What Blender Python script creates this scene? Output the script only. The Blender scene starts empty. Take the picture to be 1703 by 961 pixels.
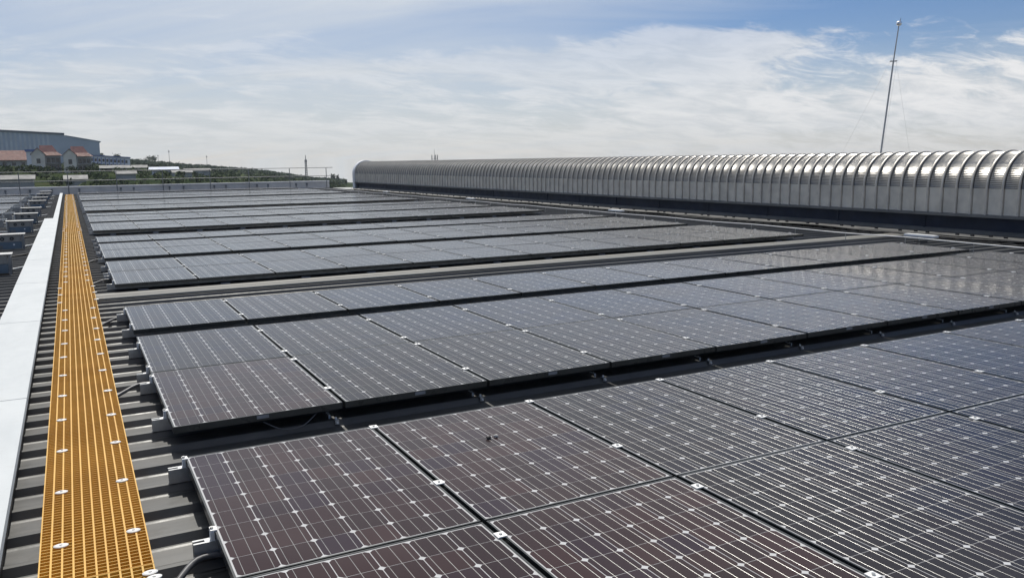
import bpy, bmesh, math, random
from mathutils import Vector, Matrix, noise
random.seed(7)
R = math.radians
scene = bpy.context.scene
COL = scene.collection

# ------------------------------------------------------------------ camera
cam_data = bpy.data.cameras.new('camera')
cam_data.sensor_width = 36.0
cam_data.lens = 36.0 * 1382.5 / 1703.0
cam_data.clip_start = 0.05
cam_data.clip_end = 30000.0
cam = bpy.data.objects.new('camera', cam_data)
COL.objects.link(cam)
rv = Vector((1.68252, -0.42792, 0.34784))
Rm = Matrix.Rotation(rv.length, 3, rv.normalized())
M = Matrix.Identity(4)
for i in range(3):
    M[i][0] = Rm[0][i]
    M[i][1] = -Rm[1][i]
    M[i][2] = -Rm[2][i]
CAM = Vector((-0.40576, -4.34752, 1.45908))
M.translation = CAM
cam.matrix_world = M
scene.camera = cam

# ------------------------------------------------------------------ sky, sun, exposure
SUN_EL, SUN_AZ = 53.0, 10.0          # azimuth measured from +Y towards +X
SKY_STRENGTH = 0.10
sd = Vector((math.sin(R(SUN_AZ)) * math.cos(R(SUN_EL)), math.cos(R(SUN_AZ)) * math.cos(R(SUN_EL)), math.sin(R(SUN_EL))))
sun_data = bpy.data.lights.new('sun', 'SUN')
sun_data.energy = 3.6
sun_data.angle = R(0.53)
sun_data.color = (1.0, 0.955, 0.88)
sun = bpy.data.objects.new('sun', sun_data)
COL.objects.link(sun)
sun.rotation_euler = (-sd).to_track_quat('-Z', 'Y').to_euler()
sun.location = (0, 0, 60)

world = bpy.data.worlds.new('World')
scene.world = world
world.use_nodes = True
wt = world.node_tree
for n in list(wt.nodes):
    wt.nodes.remove(n)


class NT:
    """small helper to write node trees"""
    def __init__(s, tree):
        s.t = tree
    def n(s, kind, **kw):
        nd = s.t.nodes.new(kind)
        for k, v in kw.items():
            setattr(nd, k, v)
        return nd
    def link(s, a, b):
        s.t.links.new(a, b)
    def put(s, sock, v):
        if isinstance(v, (int, float)):
            sock.default_value = v
        elif isinstance(v, (tuple, list)):
            sock.default_value = tuple(v) + ((1.0,) if len(v) == 3 and sock.type == 'RGBA' else ())
        else:
            s.t.links.new(v, sock)
    def math(s, op, a, b=0.0, c=0.0, clamp=False):
        nd = s.n('ShaderNodeMath', operation=op)
        nd.use_clamp = clamp
        s.put(nd.inputs[0], a)
        s.put(nd.inputs[1], b)
        s.put(nd.inputs[2], c)
        return nd.outputs[0]
    def mix(s, f, a, b, mode='MIX'):
        nd = s.n('ShaderNodeMix', data_type='RGBA', blend_type=mode)
        s.put(nd.inputs[0], f)
        s.put(nd.inputs[6], a)
        s.put(nd.inputs[7], b)
        return nd.outputs[2]
    def ramp(s, v, lo, hi, a=0.0, b=1.0, smooth=True):
        nd = s.n('ShaderNodeMapRange')
        nd.interpolation_type = 'SMOOTHSTEP' if smooth else 'LINEAR'
        s.put(nd.inputs[0], v)
        for i, q in enumerate((lo, hi, a, b)):
            s.put(nd.inputs[1 + i], q)
        return nd.outputs[0]
    def noise(s, vec, scale, detail=3.0, rough=0.5, dist=0.0):
        nd = s.n('ShaderNodeTexNoise')
        if vec is not None:
            s.link(vec, nd.inputs['Vector'])
        nd.inputs['Scale'].default_value = scale
        nd.inputs['Detail'].default_value = detail
        nd.inputs['Roughness'].default_value = rough
        nd.inputs['Distortion'].default_value = dist
        return nd.outputs['Fac']
    def vmul(s, vec, m):
        nd = s.n('ShaderNodeVectorMath', operation='MULTIPLY')
        s.put(nd.inputs[0], vec)
        nd.inputs[1].default_value = m
        return nd.outputs[0]
    def vadd(s, vec, m):
        nd = s.n('ShaderNodeVectorMath', operation='ADD')
        s.put(nd.inputs[0], vec)
        s.put(nd.inputs[1], m)
        return nd.outputs[0]
    def comb(s, x, y, z):
        nd = s.n('ShaderNodeCombineXYZ')
        s.put(nd.inputs[0], x)
        s.put(nd.inputs[1], y)
        s.put(nd.inputs[2], z)
        return nd.outputs[0]


def build_sky():
    k = NT(wt)
    tc = k.n('ShaderNodeTexCoord')
    sep = k.n('ShaderNodeSeparateXYZ')
    k.link(tc.outputs['Generated'], sep.inputs[0])
    x, y, z = sep.outputs
    zc = k.math('MAXIMUM', z, 0.004)
    dirv = k.comb(x, y, zc)
    sky = k.n('ShaderNodeTexSky', sky_type='NISHITA')
    sky.sun_disc = False
    sky.sun_elevation = R(SUN_EL)
    sky.sun_rotation = R(SUN_AZ)
    sky.air_density = 1.0
    sky.dust_density = 0.4
    sky.ozone_density = 1.6
    sky.altitude = 900.0
    k.link(dirv, sky.inputs[0])
    base = sky.outputs[0]
    # angle to the sun: thin veil is thicker towards the sun
    dot = k.n('ShaderNodeVectorMath', operation='DOT_PRODUCT')
    k.link(dirv, dot.inputs[0])
    dot.inputs[1].default_value = sd
    cosg = dot.outputs['Value']
    # cloud layer coordinates: where the ray meets a flat layer
    inv = k.math('DIVIDE', 1.0, k.math('ADD', zc, 0.20))
    px = k.math('MULTIPLY', x, inv)
    py = k.math('MULTIPLY', y, inv)
    p = k.comb(px, py, 0.0)
    rot = k.n('ShaderNodeVectorRotate', rotation_type='Z_AXIS')
    k.link(p, rot.inputs['Vector'])
    rot.inputs['Angle'].default_value = R(35)
    pr = rot.outputs[0]
    big = k.noise(k.vadd(k.vmul(p, (0.9, 0.9, 1.0)), (3.4, 8.3, 0.0)), 1.0, 7.0, 0.58, 0.3)
    fine = k.noise(k.vadd(k.vmul(p, (1.5, 2.6, 1.0)), (5.0, 1.0, 2.0)), 2.4, 8.0, 0.66, 0.5)
    wisp = k.noise(k.vadd(k.vmul(pr, (0.45, 1.5, 1.0)), (9.0, 4.0, 7.0)), 1.3, 5.0, 0.6, 1.2)
    veil_sun = k.ramp(cosg, 0.57, 0.79)
    veil_hor = k.ramp(zc, 0.15, 0.0)
    veil = k.math('ADD', k.math('MULTIPLY', veil_sun, 0.92), k.math('MULTIPLY', veil_hor, 0.80))
    veil = k.math('ADD', veil, k.math('MULTIPLY', k.math('SUBTRACT', wisp, 0.52), 0.9))
    veil = k.math('MULTIPLY', k.math('MINIMUM', k.math('MAXIMUM', veil, 0.0), 1.0), 0.95)
    hz_col = k.mix(k.ramp(zc, 0.0, 0.20), (6.0, 6.4, 6.65), (7.0, 7.4, 7.8))
    hz_col = k.mix(k.ramp(cosg, 0.75, 0.97), hz_col, (7.2, 7.5, 7.9))
    hs = k.n('ShaderNodeHueSaturation')
    hs.inputs['Saturation'].default_value = 1.34
    hs.inputs['Value'].default_value = 0.76
    k.link(base, hs.inputs['Color'])
    blue = k.mix(1.0, hs.outputs[0], (1.04, 0.90, 0.98), 'MULTIPLY')
    c1 = k.mix(veil, blue, hz_col)
    cm = k.math('ADD', k.math('MULTIPLY', big, 0.62), k.math('MULTIPLY', fine, 0.44))
    cm = k.math('ADD', cm, k.ramp(zc, 0.04, 0.18, 0.09, -0.17))
    cm = k.math('ADD', cm, k.ramp(zc, 0.25, 0.60, 0.0, 0.13))
    az = k.math('ARCTAN2', x, y)
    for a0, z0, aw, zw, amp in ((0.70, 0.128, 0.15, 0.030, 0.24), (0.46, 0.112, 0.11, 0.018, 0.16), (0.25, 0.108, 0.09, 0.012, 0.16), (0.80, 0.172, 0.30, 0.022, -0.10), (0.55, 0.165, 0.12, 0.022, -0.08)):
        da = k.math('DIVIDE', k.math('SUBTRACT', az, a0), aw)
        dz = k.math('DIVIDE', k.math('SUBTRACT', zc, z0), zw)
        q = k.math('ADD', k.math('MULTIPLY', da, da), k.math('MULTIPLY', dz, dz))
        cm = k.math('ADD', cm, k.math('MULTIPLY', k.math('POWER', 2.718, k.math('MULTIPLY', q, -1.0)), amp))
    cm = k.ramp(cm, 0.48, 0.61)
    cm = k.math('MULTIPLY', cm, k.ramp(zc, 0.0, 0.06, 0.35, 0.95))
    thin = k.ramp(cosg, 0.46, 0.74, 1.0, 0.32)
    cm = k.math('MULTIPLY', cm, thin)
    cl_col = k.mix(k.ramp(fine, 0.35, 0.65), (6.8, 7.0, 7.25), (8.8, 8.75, 8.75))
    c2 = k.mix(cm, c1, cl_col)
    bg = k.n('ShaderNodeBackground')
    k.link(c2, bg.inputs[0])
    bg.inputs[1].default_value = SKY_STRENGTH
    out = k.n('ShaderNodeOutputWorld')
    k.link(bg.outputs[0], out.inputs[0])


build_sky()
scene.view_settings.view_transform = 'Standard'
scene.view_settings.look = 'None'
scene.view_settings.exposure = 0.0
scene.view_settings.gamma = 1.0
scene.cycles.max_bounces = 6
scene.cycles.diffuse_bounces = 3
scene.cycles.glossy_bounces = 4

# ------------------------------------------------------------------ materials
MATS = {}


def new_mat(name):
    m = bpy.data.materials.new(name)
    m.use_nodes = True
    t = m.node_tree
    b = t.nodes['Principled BSDF']
    MATS[name] = m
    return m, NT(t), b


def pos_out(k):
    return k.n('ShaderNodeNewGeometry').outputs['Position']


def bump(k, b, h, strength=0.3, dist=0.01):
    nd = k.n('ShaderNodeBump')
    nd.inputs['Strength'].default_value = strength
    nd.inputs['Distance'].default_value = dist
    k.link(h, nd.inputs['Height'])
    k.link(nd.outputs[0], b.inputs['Normal'])


def plain(name, col, rough=0.6, metal=0.0, var=0.12, scale=3.0, bumpy=0.0, coords='pos'):
    """a surface with soft tone variation and a little wear"""
    m, k, b = new_mat(name)
    v = pos_out(k)
    f = k.noise(v, scale, 5.0, 0.6)
    lo = tuple(c * (1 - var) for c in col)
    hi = tuple(min(1.0, c * (1 + var)) for c in col)
    k.link(k.mix(k.ramp(f, 0.3, 0.7), lo, hi), b.inputs['Base Color'])
    k.put(b.inputs['Roughness'], k.ramp(k.noise(v, scale * 2.3, 3.0), 0.3, 0.7, rough * 0.88, min(1.0, rough * 1.1)))
    b.inputs['Metallic'].default_value = metal
    if bumpy:
        bump(k, b, k.noise(v, scale * 8, 4.0), bumpy, 0.01)
    return m


def mat_cell():
    m, k, b = new_mat('silicon_cell')
    g = k.n('ShaderNodeNewGeometry')
    oi = k.n('ShaderNodeObjectInfo')
    r = k.math('FRACT', k.math('ADD', k.math('MULTIPLY', oi.outputs['Random'], 7.31), g.outputs['Random Per Island']))
    r2 = k.math('FRACT', k.math('MULTIPLY', r, 13.7))
    dust = k.noise(g.outputs['Position'], 0.9, 4.0, 0.55)
    spot = k.noise(g.outputs['Position'], 9.0, 5.0, 0.7)
    tint = oi.outputs['Color']                      # brownish or bluish cast of the reflection, put into each panel's colour
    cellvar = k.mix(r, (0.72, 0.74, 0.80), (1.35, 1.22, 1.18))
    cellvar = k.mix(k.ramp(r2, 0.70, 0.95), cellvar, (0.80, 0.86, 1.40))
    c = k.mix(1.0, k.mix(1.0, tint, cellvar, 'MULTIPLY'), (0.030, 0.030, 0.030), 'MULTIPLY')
    c = k.mix(k.math('MULTIPLY', k.ramp(dust, 0.35, 0.75), 0.05), c, (0.30, 0.27, 0.24))
    c = k.mix(k.math('MULTIPLY', k.ramp(spot, 0.60, 0.85), 0.05), c, (0.34, 0.31, 0.28))
    k.link(c, b.inputs['Base Color'])
    b.inputs['IOR'].default_value = 1.30
    b.inputs['Sheen Weight'].default_value = 0.20
    b.inputs['Sheen Roughness'].default_value = 0.28
    b.inputs['Sheen Tint'].default_value = (0.82, 0.78, 0.74, 1.0)
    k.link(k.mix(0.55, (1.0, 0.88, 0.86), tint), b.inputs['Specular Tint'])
    k.put(b.inputs['Roughness'], k.ramp(dust, 0.3, 0.7, 0.13, 0.21))
    return m


mat_cell()


def mat_backsheet():
    m, k, b = new_mat('white_backsheet')
    v = pos_out(k)
    d = k.noise(v, 3.0, 4.0)
    k.link(k.mix(d, (0.50, 0.49, 0.48), (0.66, 0.66, 0.65)), b.inputs['Base Color'])
    b.inputs['Roughness'].default_value = 0.16
    return m


mat_backsheet()
plain('tinned_ribbon', (0.31, 0.31, 0.30), 0.34, 0.8, 0.06, 6.0)
plain('frame_aluminium', (0.035, 0.038, 0.037), 0.30, 0.0, 0.20, 5.0)
plain('bright_aluminium', (0.50, 0.51, 0.51), 0.42, 0.7, 0.12, 14.0)
plain('clamp_aluminium', (0.86, 0.86, 0.84), 0.55, 0.25, 0.08, 20.0)
plain('steel_bolt', (0.55, 0.55, 0.54), 0.35, 0.9, 0.1, 30.0)


def mat_roof():
    m, k, b = new_mat('weathered_roof_sheet')
    v = pos_out(k)
    oi = k.n('ShaderNodeObjectInfo')
    st = k.noise(k.vmul(v, (0.55, 5.0, 1.0)), 1.6, 6.0, 0.65)
    bl = k.noise(v, 6.5, 6.0, 0.7)
    c = k.mix(k.ramp(st, 0.3, 0.72), (0.058, 0.059, 0.058), (0.104, 0.105, 0.102))
    c = k.mix(k.math('MULTIPLY', k.ramp(bl, 0.52, 0.78), 0.55), c, (0.065, 0.062, 0.056))
    c = k.mix(k.math('MULTIPLY', oi.outputs['Random'], 0.30), c, (0.10, 0.098, 0.092))
    k.link(c, b.inputs['Base Color'])
    b.inputs['Metallic'].default_value = 0.32
    k.put(b.inputs['Roughness'], k.ramp(bl, 0.3, 0.7, 0.40, 0.56))
    return m


mat_roof()


def mat_cover():
    m, k, b = new_mat('pale_cover_sheet')
    v = pos_out(k)
    st = k.noise(k.vmul(v, (0.4, 6.0, 1.0)), 1.3, 6.0, 0.65)
    bl = k.noise(v, 5.0, 6.0, 0.7)
    c = k.mix(k.ramp(st, 0.3, 0.72), (0.17, 0.165, 0.148), (0.26, 0.255, 0.228))
    c = k.mix(k.math('MULTIPLY', k.ramp(bl, 0.55, 0.8), 0.5), c, (0.25, 0.20, 0.15))
    k.link(c, b.inputs['Base Color'])
    b.inputs['Roughness'].default_value = 0.6
    return m


mat_cover()
plain('foam_closure', (0.06, 0.055, 0.05), 0.95, 0.0, 0.4, 40.0, 0.8)


def mat_grating():
    m, k, b = new_mat('amber_fibreglass')
    v = pos_out(k)
    n1 = k.noise(v, 2.0, 5.0, 0.6)
    n2 = k.noise(v, 26.0, 4.0, 0.7)
    oi = k.n('ShaderNodeObjectInfo')
    c = k.mix(k.ramp(n1, 0.3, 0.7), (0.68, 0.365, 0.042), (0.80, 0.46, 0.072))
    c = k.mix(k.math('MULTIPLY', oi.outputs['Random'], 0.45), c, (0.60, 0.38, 0.055))
    c = k.mix(k.math('MULTIPLY', k.ramp(n2, 0.52, 0.8), 0.35), c, (0.58, 0.37, 0.13))
    k.link(c, b.inputs['Base Color'])
    b.inputs['Roughness'].default_value = 0.55
    return m


mat_grating()
plain('white_plastic_pad', (0.78, 0.77, 0.74), 0.5, 0.0, 0.10, 30.0)


def mat_tray():
    m, k, b = new_mat('white_painted_tray')
    v = pos_out(k)
    n1 = k.noise(k.vmul(v, (1.2, 0.5, 1.0)), 2.4, 6.0, 0.65)
    n2 = k.noise(v, 14.0, 6.0, 0.7)
    c = k.mix(k.ramp(n1, 0.3, 0.7), (0.53, 0.56, 0.565), (0.61, 0.635, 0.635))
    c = k.mix(k.math('MULTIPLY', k.ramp(n2, 0.50, 0.80), 0.30), c, (0.42, 0.41, 0.37))
    k.link(c, b.inputs['Base Color'])
    b.inputs['Roughness'].default_value = 0.5
    bump(k, b, k.noise(v, 3.0, 3.0), 0.12, 0.02)
    return m


mat_tray()
plain('dark_steel', (0.07, 0.073, 0.075), 0.6, 0.2, 0.15, 6.0)
plain('dull_zinc', (0.30, 0.31, 0.31), 0.55, 0.5, 0.15, 6.0)


def mat_vent():
    m, k, b = new_mat('galvanised_ventilator')
    v = pos_out(k)
    st = k.noise(k.vmul(v, (1.0, 1.3, 0.6)), 1.8, 6.0, 0.65)
    n2 = k.noise(v, 11.0, 5.0, 0.7)
    c = k.mix(k.ramp(st, 0.3, 0.7), (0.25, 0.243, 0.23), (0.33, 0.322, 0.305))
    c = k.mix(k.math('MULTIPLY', k.ramp(n2, 0.55, 0.82), 0.15), c, (0.24, 0.23, 0.21))
    k.link(c, b.inputs['Base Color'])
    b.inputs['Metallic'].default_value = 0.75
    k.put(b.inputs['Roughness'], k.ramp(n2, 0.3, 0.7, 0.27, 0.37))
    return m


mat_vent()
plain('rib_capping', (0.64, 0.59, 0.51), 0.45, 0.15, 0.12, 4.0)
plain('pale_wall_sheet', (0.70, 0.645, 0.55), 0.45, 0.30, 0.14, 2.0)
plain('navy_cladding', (0.009, 0.016, 0.036), 0.6, 0.0, 0.25, 2.0)
plain('pale_flashing', (0.17, 0.17, 0.165), 0.5, 0.4, 0.15, 2.5)
plain('white_cap', (0.78, 0.79, 0.80), 0.4, 0.2, 0.05, 2.0)
plain('parapet_render', (0.72, 0.68, 0.63), 0.75, 0.0, 0.14, 0.9)
plain('parapet_coping', (0.88, 0.87, 0.85), 0.55, 0.1, 0.10, 0.8)
plain('rail_steel', (0.22, 0.225, 0.23), 0.5, 0.6, 0.10, 3.0)
plain('black_rubber', (0.02, 0.02, 0.021), 0.6, 0.0, 0.2, 30.0)
plain('grey_conduit', (0.10, 0.10, 0.105), 0.45, 0.0, 0.2, 20.0)
plain('inverter_blue', (0.115, 0.165, 0.215), 0.45, 0.2, 0.12, 5.0)
plain('inverter_grey', (0.30, 0.295, 0.28), 0.5, 0.3, 0.15, 5.0)
plain('inverter_frame', (0.20, 0.205, 0.21), 0.55, 0.4, 0.2, 6.0)
plain('shade_plate', (0.50, 0.50, 0.49), 0.45, 0.4, 0.10, 6.0)
plain('white_sign', (0.85, 0.85, 0.84), 0.5, 0.0, 0.05, 9.0)
plain('grey_box_plastic', (0.22, 0.23, 0.25), 0.5, 0.0, 0.1, 12.0)
plain('stone_dark', (0.07, 0.065, 0.06), 0.9, 0.0, 0.3, 60.0)
plain('stone_pale', (0.52, 0.50, 0.46), 0.9, 0.0, 0.2, 60.0)
plain('warehouse_cladding', (0.42, 0.50, 0.58), 0.55, 0.1, 0.10, 0.08)
plain('warehouse_strip', (0.50, 0.565, 0.61), 0.55, 0.0, 0.10, 0.2)
plain('warehouse_edge', (0.10, 0.13, 0.17), 0.6, 0.0, 0.1, 0.1)
plain('cream_render', (0.72, 0.69, 0.62), 0.8, 0.0, 0.12, 0.5)
plain('red_tile', (0.16, 0.046, 0.048), 0.75, 0.0, 0.22, 0.9)
plain('orange_tile', (0.21, 0.09, 0.07), 0.75, 0.0, 0.2, 0.9)
plain('grey_wall', (0.36, 0.37, 0.36), 0.8, 0.0, 0.15, 0.5)
plain('white_wall', (0.78, 0.80, 0.85), 0.75, 0.0, 0.08, 0.4)
plain('blue_trim', (0.07, 0.14, 0.36), 0.55, 0.0, 0.1, 0.4)
plain('window_glass', (0.02, 0.028, 0.04), 0.12, 0.0, 0.3, 0.5)
plain('blue_roof', (0.10, 0.15, 0.27), 0.5, 0.1, 0.15, 0.1)
plain('rod_steel', (0.48, 0.48, 0.47), 0.5, 0.2, 0.1, 2.0)
plain('mast_steel', (0.24, 0.25, 0.26), 0.6, 0.3, 0.1, 0.3)
plain('concrete_pale', (0.27, 0.265, 0.25), 0.8, 0.0, 0.15, 0.3)
plain('bark', (0.09, 0.07, 0.055), 0.9, 0.0, 0.3, 2.0)
plain('factory_wall', (0.33, 0.36, 0.40), 0.6, 0.0, 0.1, 0.3)
plain('chrome_ball', (0.85, 0.85, 0.86), 0.15, 1.0, 0.03, 10.0)


def mat_leaf(name, a, c):
    m, k, b = new_mat(name)
    g = k.n('ShaderNodeNewGeometry')
    f = k.noise(g.outputs['Position'], 0.35, 3.0)
    r = g.outputs['Random Per Island']
    t = k.math('ADD', k.math('MULTIPLY', f, 0.5), k.math('MULTIPLY', r, 0.5))
    k.link(k.mix(k.ramp(t, 0.2, 0.8), a, c), b.inputs['Base Color'])
    b.inputs['Roughness'].default_value = 0.7
    b.inputs['Specular IOR Level'].default_value = 0.1
    return m


mat_leaf('forest_leaf', (0.045, 0.070, 0.040), (0.085, 0.115, 0.058))
mat_leaf('tree_leaf', (0.026, 0.044, 0.020), (0.070, 0.095, 0.038))
mat_leaf('shrub_leaf', (0.030, 0.055, 0.018), (0.095, 0.125, 0.040))


hm = bpy.data.materials.new('haze_air')
hm.use_nodes = True
MATS['haze_air'] = hm
for n_ in list(hm.node_tree.nodes):
    if n_.type != 'OUTPUT_MATERIAL':
        hm.node_tree.nodes.remove(n_)
hv = hm.node_tree.nodes.new('ShaderNodeVolumePrincipled')
hv.inputs['Color'].default_value = (0.80, 0.87, 0.95, 1)
hv.inputs['Density'].default_value = 0.00014
hv.inputs['Anisotropy'].default_value = 0.3
hm.node_tree.links.new(hv.outputs[0], [q for q in hm.node_tree.nodes if q.type == 'OUTPUT_MATERIAL'][0].inputs['Volume'])


def mat_ground():
    m, k, b = new_mat('fields_and_scrub')
    v = pos_out(k)
    a = k.noise(k.vmul(v, (0.018, 0.040, 1.0)), 1.0, 6.0, 0.6)
    c = k.noise(v, 0.22, 5.0, 0.65)
    col = k.mix(k.ramp(a, 0.38, 0.60), (0.026, 0.040, 0.018), (0.050, 0.064, 0.028))
    col = k.mix(k.ramp(a, 0.60, 0.72), col, (0.10, 0.085, 0.06))
    col = k.mix(k.math('MULTIPLY', k.ramp(c, 0.45, 0.75), 0.7), col, (0.040, 0.060, 0.026))
    k.link(col, b.inputs['Base Color'])
    b.inputs['Roughness'].default_value = 0.95
    b.inputs['Specular IOR Level'].default_value = 0.0
    return m


mat_ground()

# ------------------------------------------------------------------ mesh helpers


class MB:
    """collects faces with material slots and links them as ONE mesh object"""
    def __init__(s):
        s.v, s.f, s.mi, s.sm, s.mats = [], [], [], [], []
    def slot(s, mat):
        if mat not in s.mats:
            s.mats.append(mat)
        return s.mats.index(mat)
    def face(s, pts, mat, smooth=False):
        i0 = len(s.v)
        s.v += [tuple(p) for p in pts]
        s.f.append(tuple(range(i0, i0 + len(pts))))
        s.mi.append(s.slot(mat))
        s.sm.append(smooth)
    def mesh_part(s, verts, faces, mat, smooth=False):
        i0 = len(s.v)
        s.v += [tuple(p) for p in verts]
        q = s.slot(mat)
        for f in faces:
            s.f.append(tuple(i0 + j for j in f))
            s.mi.append(q)
            s.sm.append(smooth)
    def box(s, x0, x1, y0, y1, z0, z1, mat):
        v = [(x, y, z) for z in (z0, z1) for y in (y0, y1) for x in (x0, x1)]
        s.mesh_part(v, [(0, 2, 3, 1), (4, 5, 7, 6), (0, 1, 5, 4), (2, 6, 7, 3), (0, 4, 6, 2), (1, 3, 7, 5)], mat)
    def tube(s, pts, r, mat, n=8, cap=True, r1=None):
        pts = [Vector(p) for p in pts]
        rings = []
        up = Vector((0, 0, 1))
        for i, p in enumerate(pts):
            d = (pts[min(i + 1, len(pts) - 1)] - pts[max(i - 1, 0)]).normalized()
            a = d.cross(up)
            if a.length < 1e-3:
                a = d.cross(Vector((1, 0, 0)))
            a.normalize()
            b = d.cross(a).normalized()
            rr = r if r1 is None else r + (r1 - r) * i / (len(pts) - 1)
            rings.append([p + a * (rr * math.cos(2 * math.pi * j / n)) + b * (rr * math.sin(2 * math.pi * j / n)) for j in range(n)])
        v = [q for ring in rings for q in ring]
        f = []
        for i in range(len(pts) - 1):
            for j in range(n):
                f.append((i * n + j, i * n + (j + 1) % n, (i + 1) * n + (j + 1) % n, (i + 1) * n + j))
        s.mesh_part(v, f, mat, True)
        if cap:
            s.mesh_part(rings[0], [tuple(range(n))[::-1]], mat)
            s.mesh_part(rings[-1], [tuple(range(n))], mat)
    def extrude_x(s, prof, x0, x1, mat, closed=True, smooth=False):
        """profile of (y, z) points swept along X"""
        n = len(prof)
        v = [(x0, p[0], p[1]) for p in prof] + [(x1, p[0], p[1]) for p in prof]
        f = [(i, (i + 1) % n, n + (i + 1) % n, n + i) for i in range(n if closed else n - 1)]
        if closed:
            f += [tuple(range(n))[::-1], tuple(range(n, 2 * n))]
        s.mesh_part(v, f, mat, smooth)
    def extrude_y(s, prof, y0, y1, mat, closed=True, smooth=False):
        """profile of (x, z) points swept along Y"""
        n = len(prof)
        v = [(p[0], y0, p[1]) for p in prof] + [(p[0], y1, p[1]) for p in prof]
        f = [(i, n + i, n + (i + 1) % n, (i + 1) % n) for i in range(n if closed else n - 1)]
        if closed:
            f += [tuple(range(n)), tuple(range(n, 2 * n))[::-1]]
        s.mesh_part(v, f, mat, smooth)
    def mesh(s, name):
        me = bpy.data.meshes.new(name)
        me.from_pydata(s.v, [], s.f)
        for m in s.mats:
            me.materials.append(MATS[m])
        me.polygons.foreach_set('material_index', s.mi)
        me.polygons.foreach_set('use_smooth', s.sm)
        me.update()
        return me
    def build(s, name, parent=None, loc=None):
        return link(name, s.mesh(name), parent, loc)


def link(name, mesh, parent=None, loc=None):
    o = bpy.data.objects.new(name, mesh)
    COL.objects.link(o)
    if parent is not None:
        o.parent = parent
    if loc is not None:
        o.location = loc
    return o


def fix_normals(o):
    bm = bmesh.new()
    bm.from_mesh(o.data)
    bmesh.ops.remove_doubles(bm, verts=bm.verts, dist=1e-5)
    bmesh.ops.recalc_face_normals(bm, faces=bm.faces)
    bm.to_mesh(o.data)
    bm.free()


def thing(name, label, cat, loc=(0, 0, 0), group=None):
    o = bpy.data.objects.new(name, None)
    COL.objects.link(o)
    o.empty_display_size = 0.1
    o.location = loc
    tag(o, label, cat, group)
    return o


def tag(o, label, cat, group=None):
    o['label'] = label
    o['category'] = cat
    if group:
        o['group'] = group
    return o


ORD = ['first', 'second', 'third', 'fourth', 'fifth', 'sixth', 'seventh', 'eighth', 'ninth', 'tenth', 'eleventh', 'twelfth',
       'thirteenth', 'fourteenth', 'fifteenth', 'sixteenth', 'seventeenth', 'eighteenth', 'nineteenth', 'twentieth',
       'twenty-first', 'twenty-second', 'twenty-third', 'twenty-fourth', 'twenty-fifth', 'twenty-sixth', 'twenty-seventh']

# ------------------------------------------------------------------ terrain, hill


def lerp_tab(tab, t):
    if t <= tab[0][0]:
        return tab[0][1]
    for (a, va), (b, vb) in zip(tab, tab[1:]):
        if t <= b:
            return va + (vb - va) * (t - a) / (b - a)
    return tab[-1][1]


RIDGE = [(-0.2, 6.5), (0.03, 5.4), (0.06, 4.2), (0.087, 2.0), (0.119, -1.0), (0.17, -4.4), (0.208, -7.8), (0.241, -12.4), (0.26, -15.0), (0.30, -17.0), (0.5, -22.0)]
NEAR = [(-0.2, 0.0), (-0.06, 0.0), (0.02, -0.2), (0.11, -2.6), (0.18, -4.2), (0.26, -7.0), (0.4, -12.0)]


def ground_z(x, y):
    r = math.hypot(x, y)
    t = x / y if y > 1.0 else (0.5 if x > 0 else -0.2)
    if y <= 1.0:
        zn, zr = -12.0, -22.0
    else:
        zn, zr = lerp_tab(NEAR, t), lerp_tab(RIDGE, t)
    if r < 60:
        z = -11.0
    elif r < 260:
        q = (r - 60) / 200
        z = -11.0 + (zn + 11.0) * q ** 0.8
    elif r < 820:
        z = zn + (zr - zn) * (r - 260) / 560
    elif r < 3000:
        z = zr + (-150 - zr) * (r - 820) / 2180
    else:
        z = -150 - 250 * (r - 3000) / 9000
    if 70 < r < 900:
        z += 0.5 * noise.noise(Vector((x * 0.02, y * 0.02, 0)))
    return z


def build_terrain():
    radii = [0.5, 30, 59, 75, 95, 120, 150, 185, 220, 255, 300, 350, 410, 480, 550, 620, 700, 760, 820, 900, 1100, 1500, 2200, 3000, 5000, 8000, 12000]
    n = 288
    v, f = [], []
    for r in radii:
        for j in range(n):
            a = 2 * math.pi * j / n
            x, y = r * math.sin(a), r * math.cos(a)
            v.append((x, y, ground_z(x, y)))
    for i in range(len(radii) - 1):
        for j in range(n):
            f.append((i * n + j, (i + 1) * n + j, (i + 1) * n + (j + 1) % n, i * n + (j + 1) % n))
    mb = MB()
    mb.mesh_part(v, f, 'fields_and_scrub', True)
    o = mb.build('ground')
    o['kind'] = 'structure'
    fix_normals(o)


build_terrain()

# ------------------------------------------------------------------ roof, factory below it
PITCH = 0.311
RIB0 = -0.025           # a rib line lies at y = RIB0 + k * PITCH
ROOF_Z = -0.150
RIB_H = 0.034
X_L, X_R = -13.0, 14.62
Y_N, Y_F = -7.8, 50.35


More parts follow.
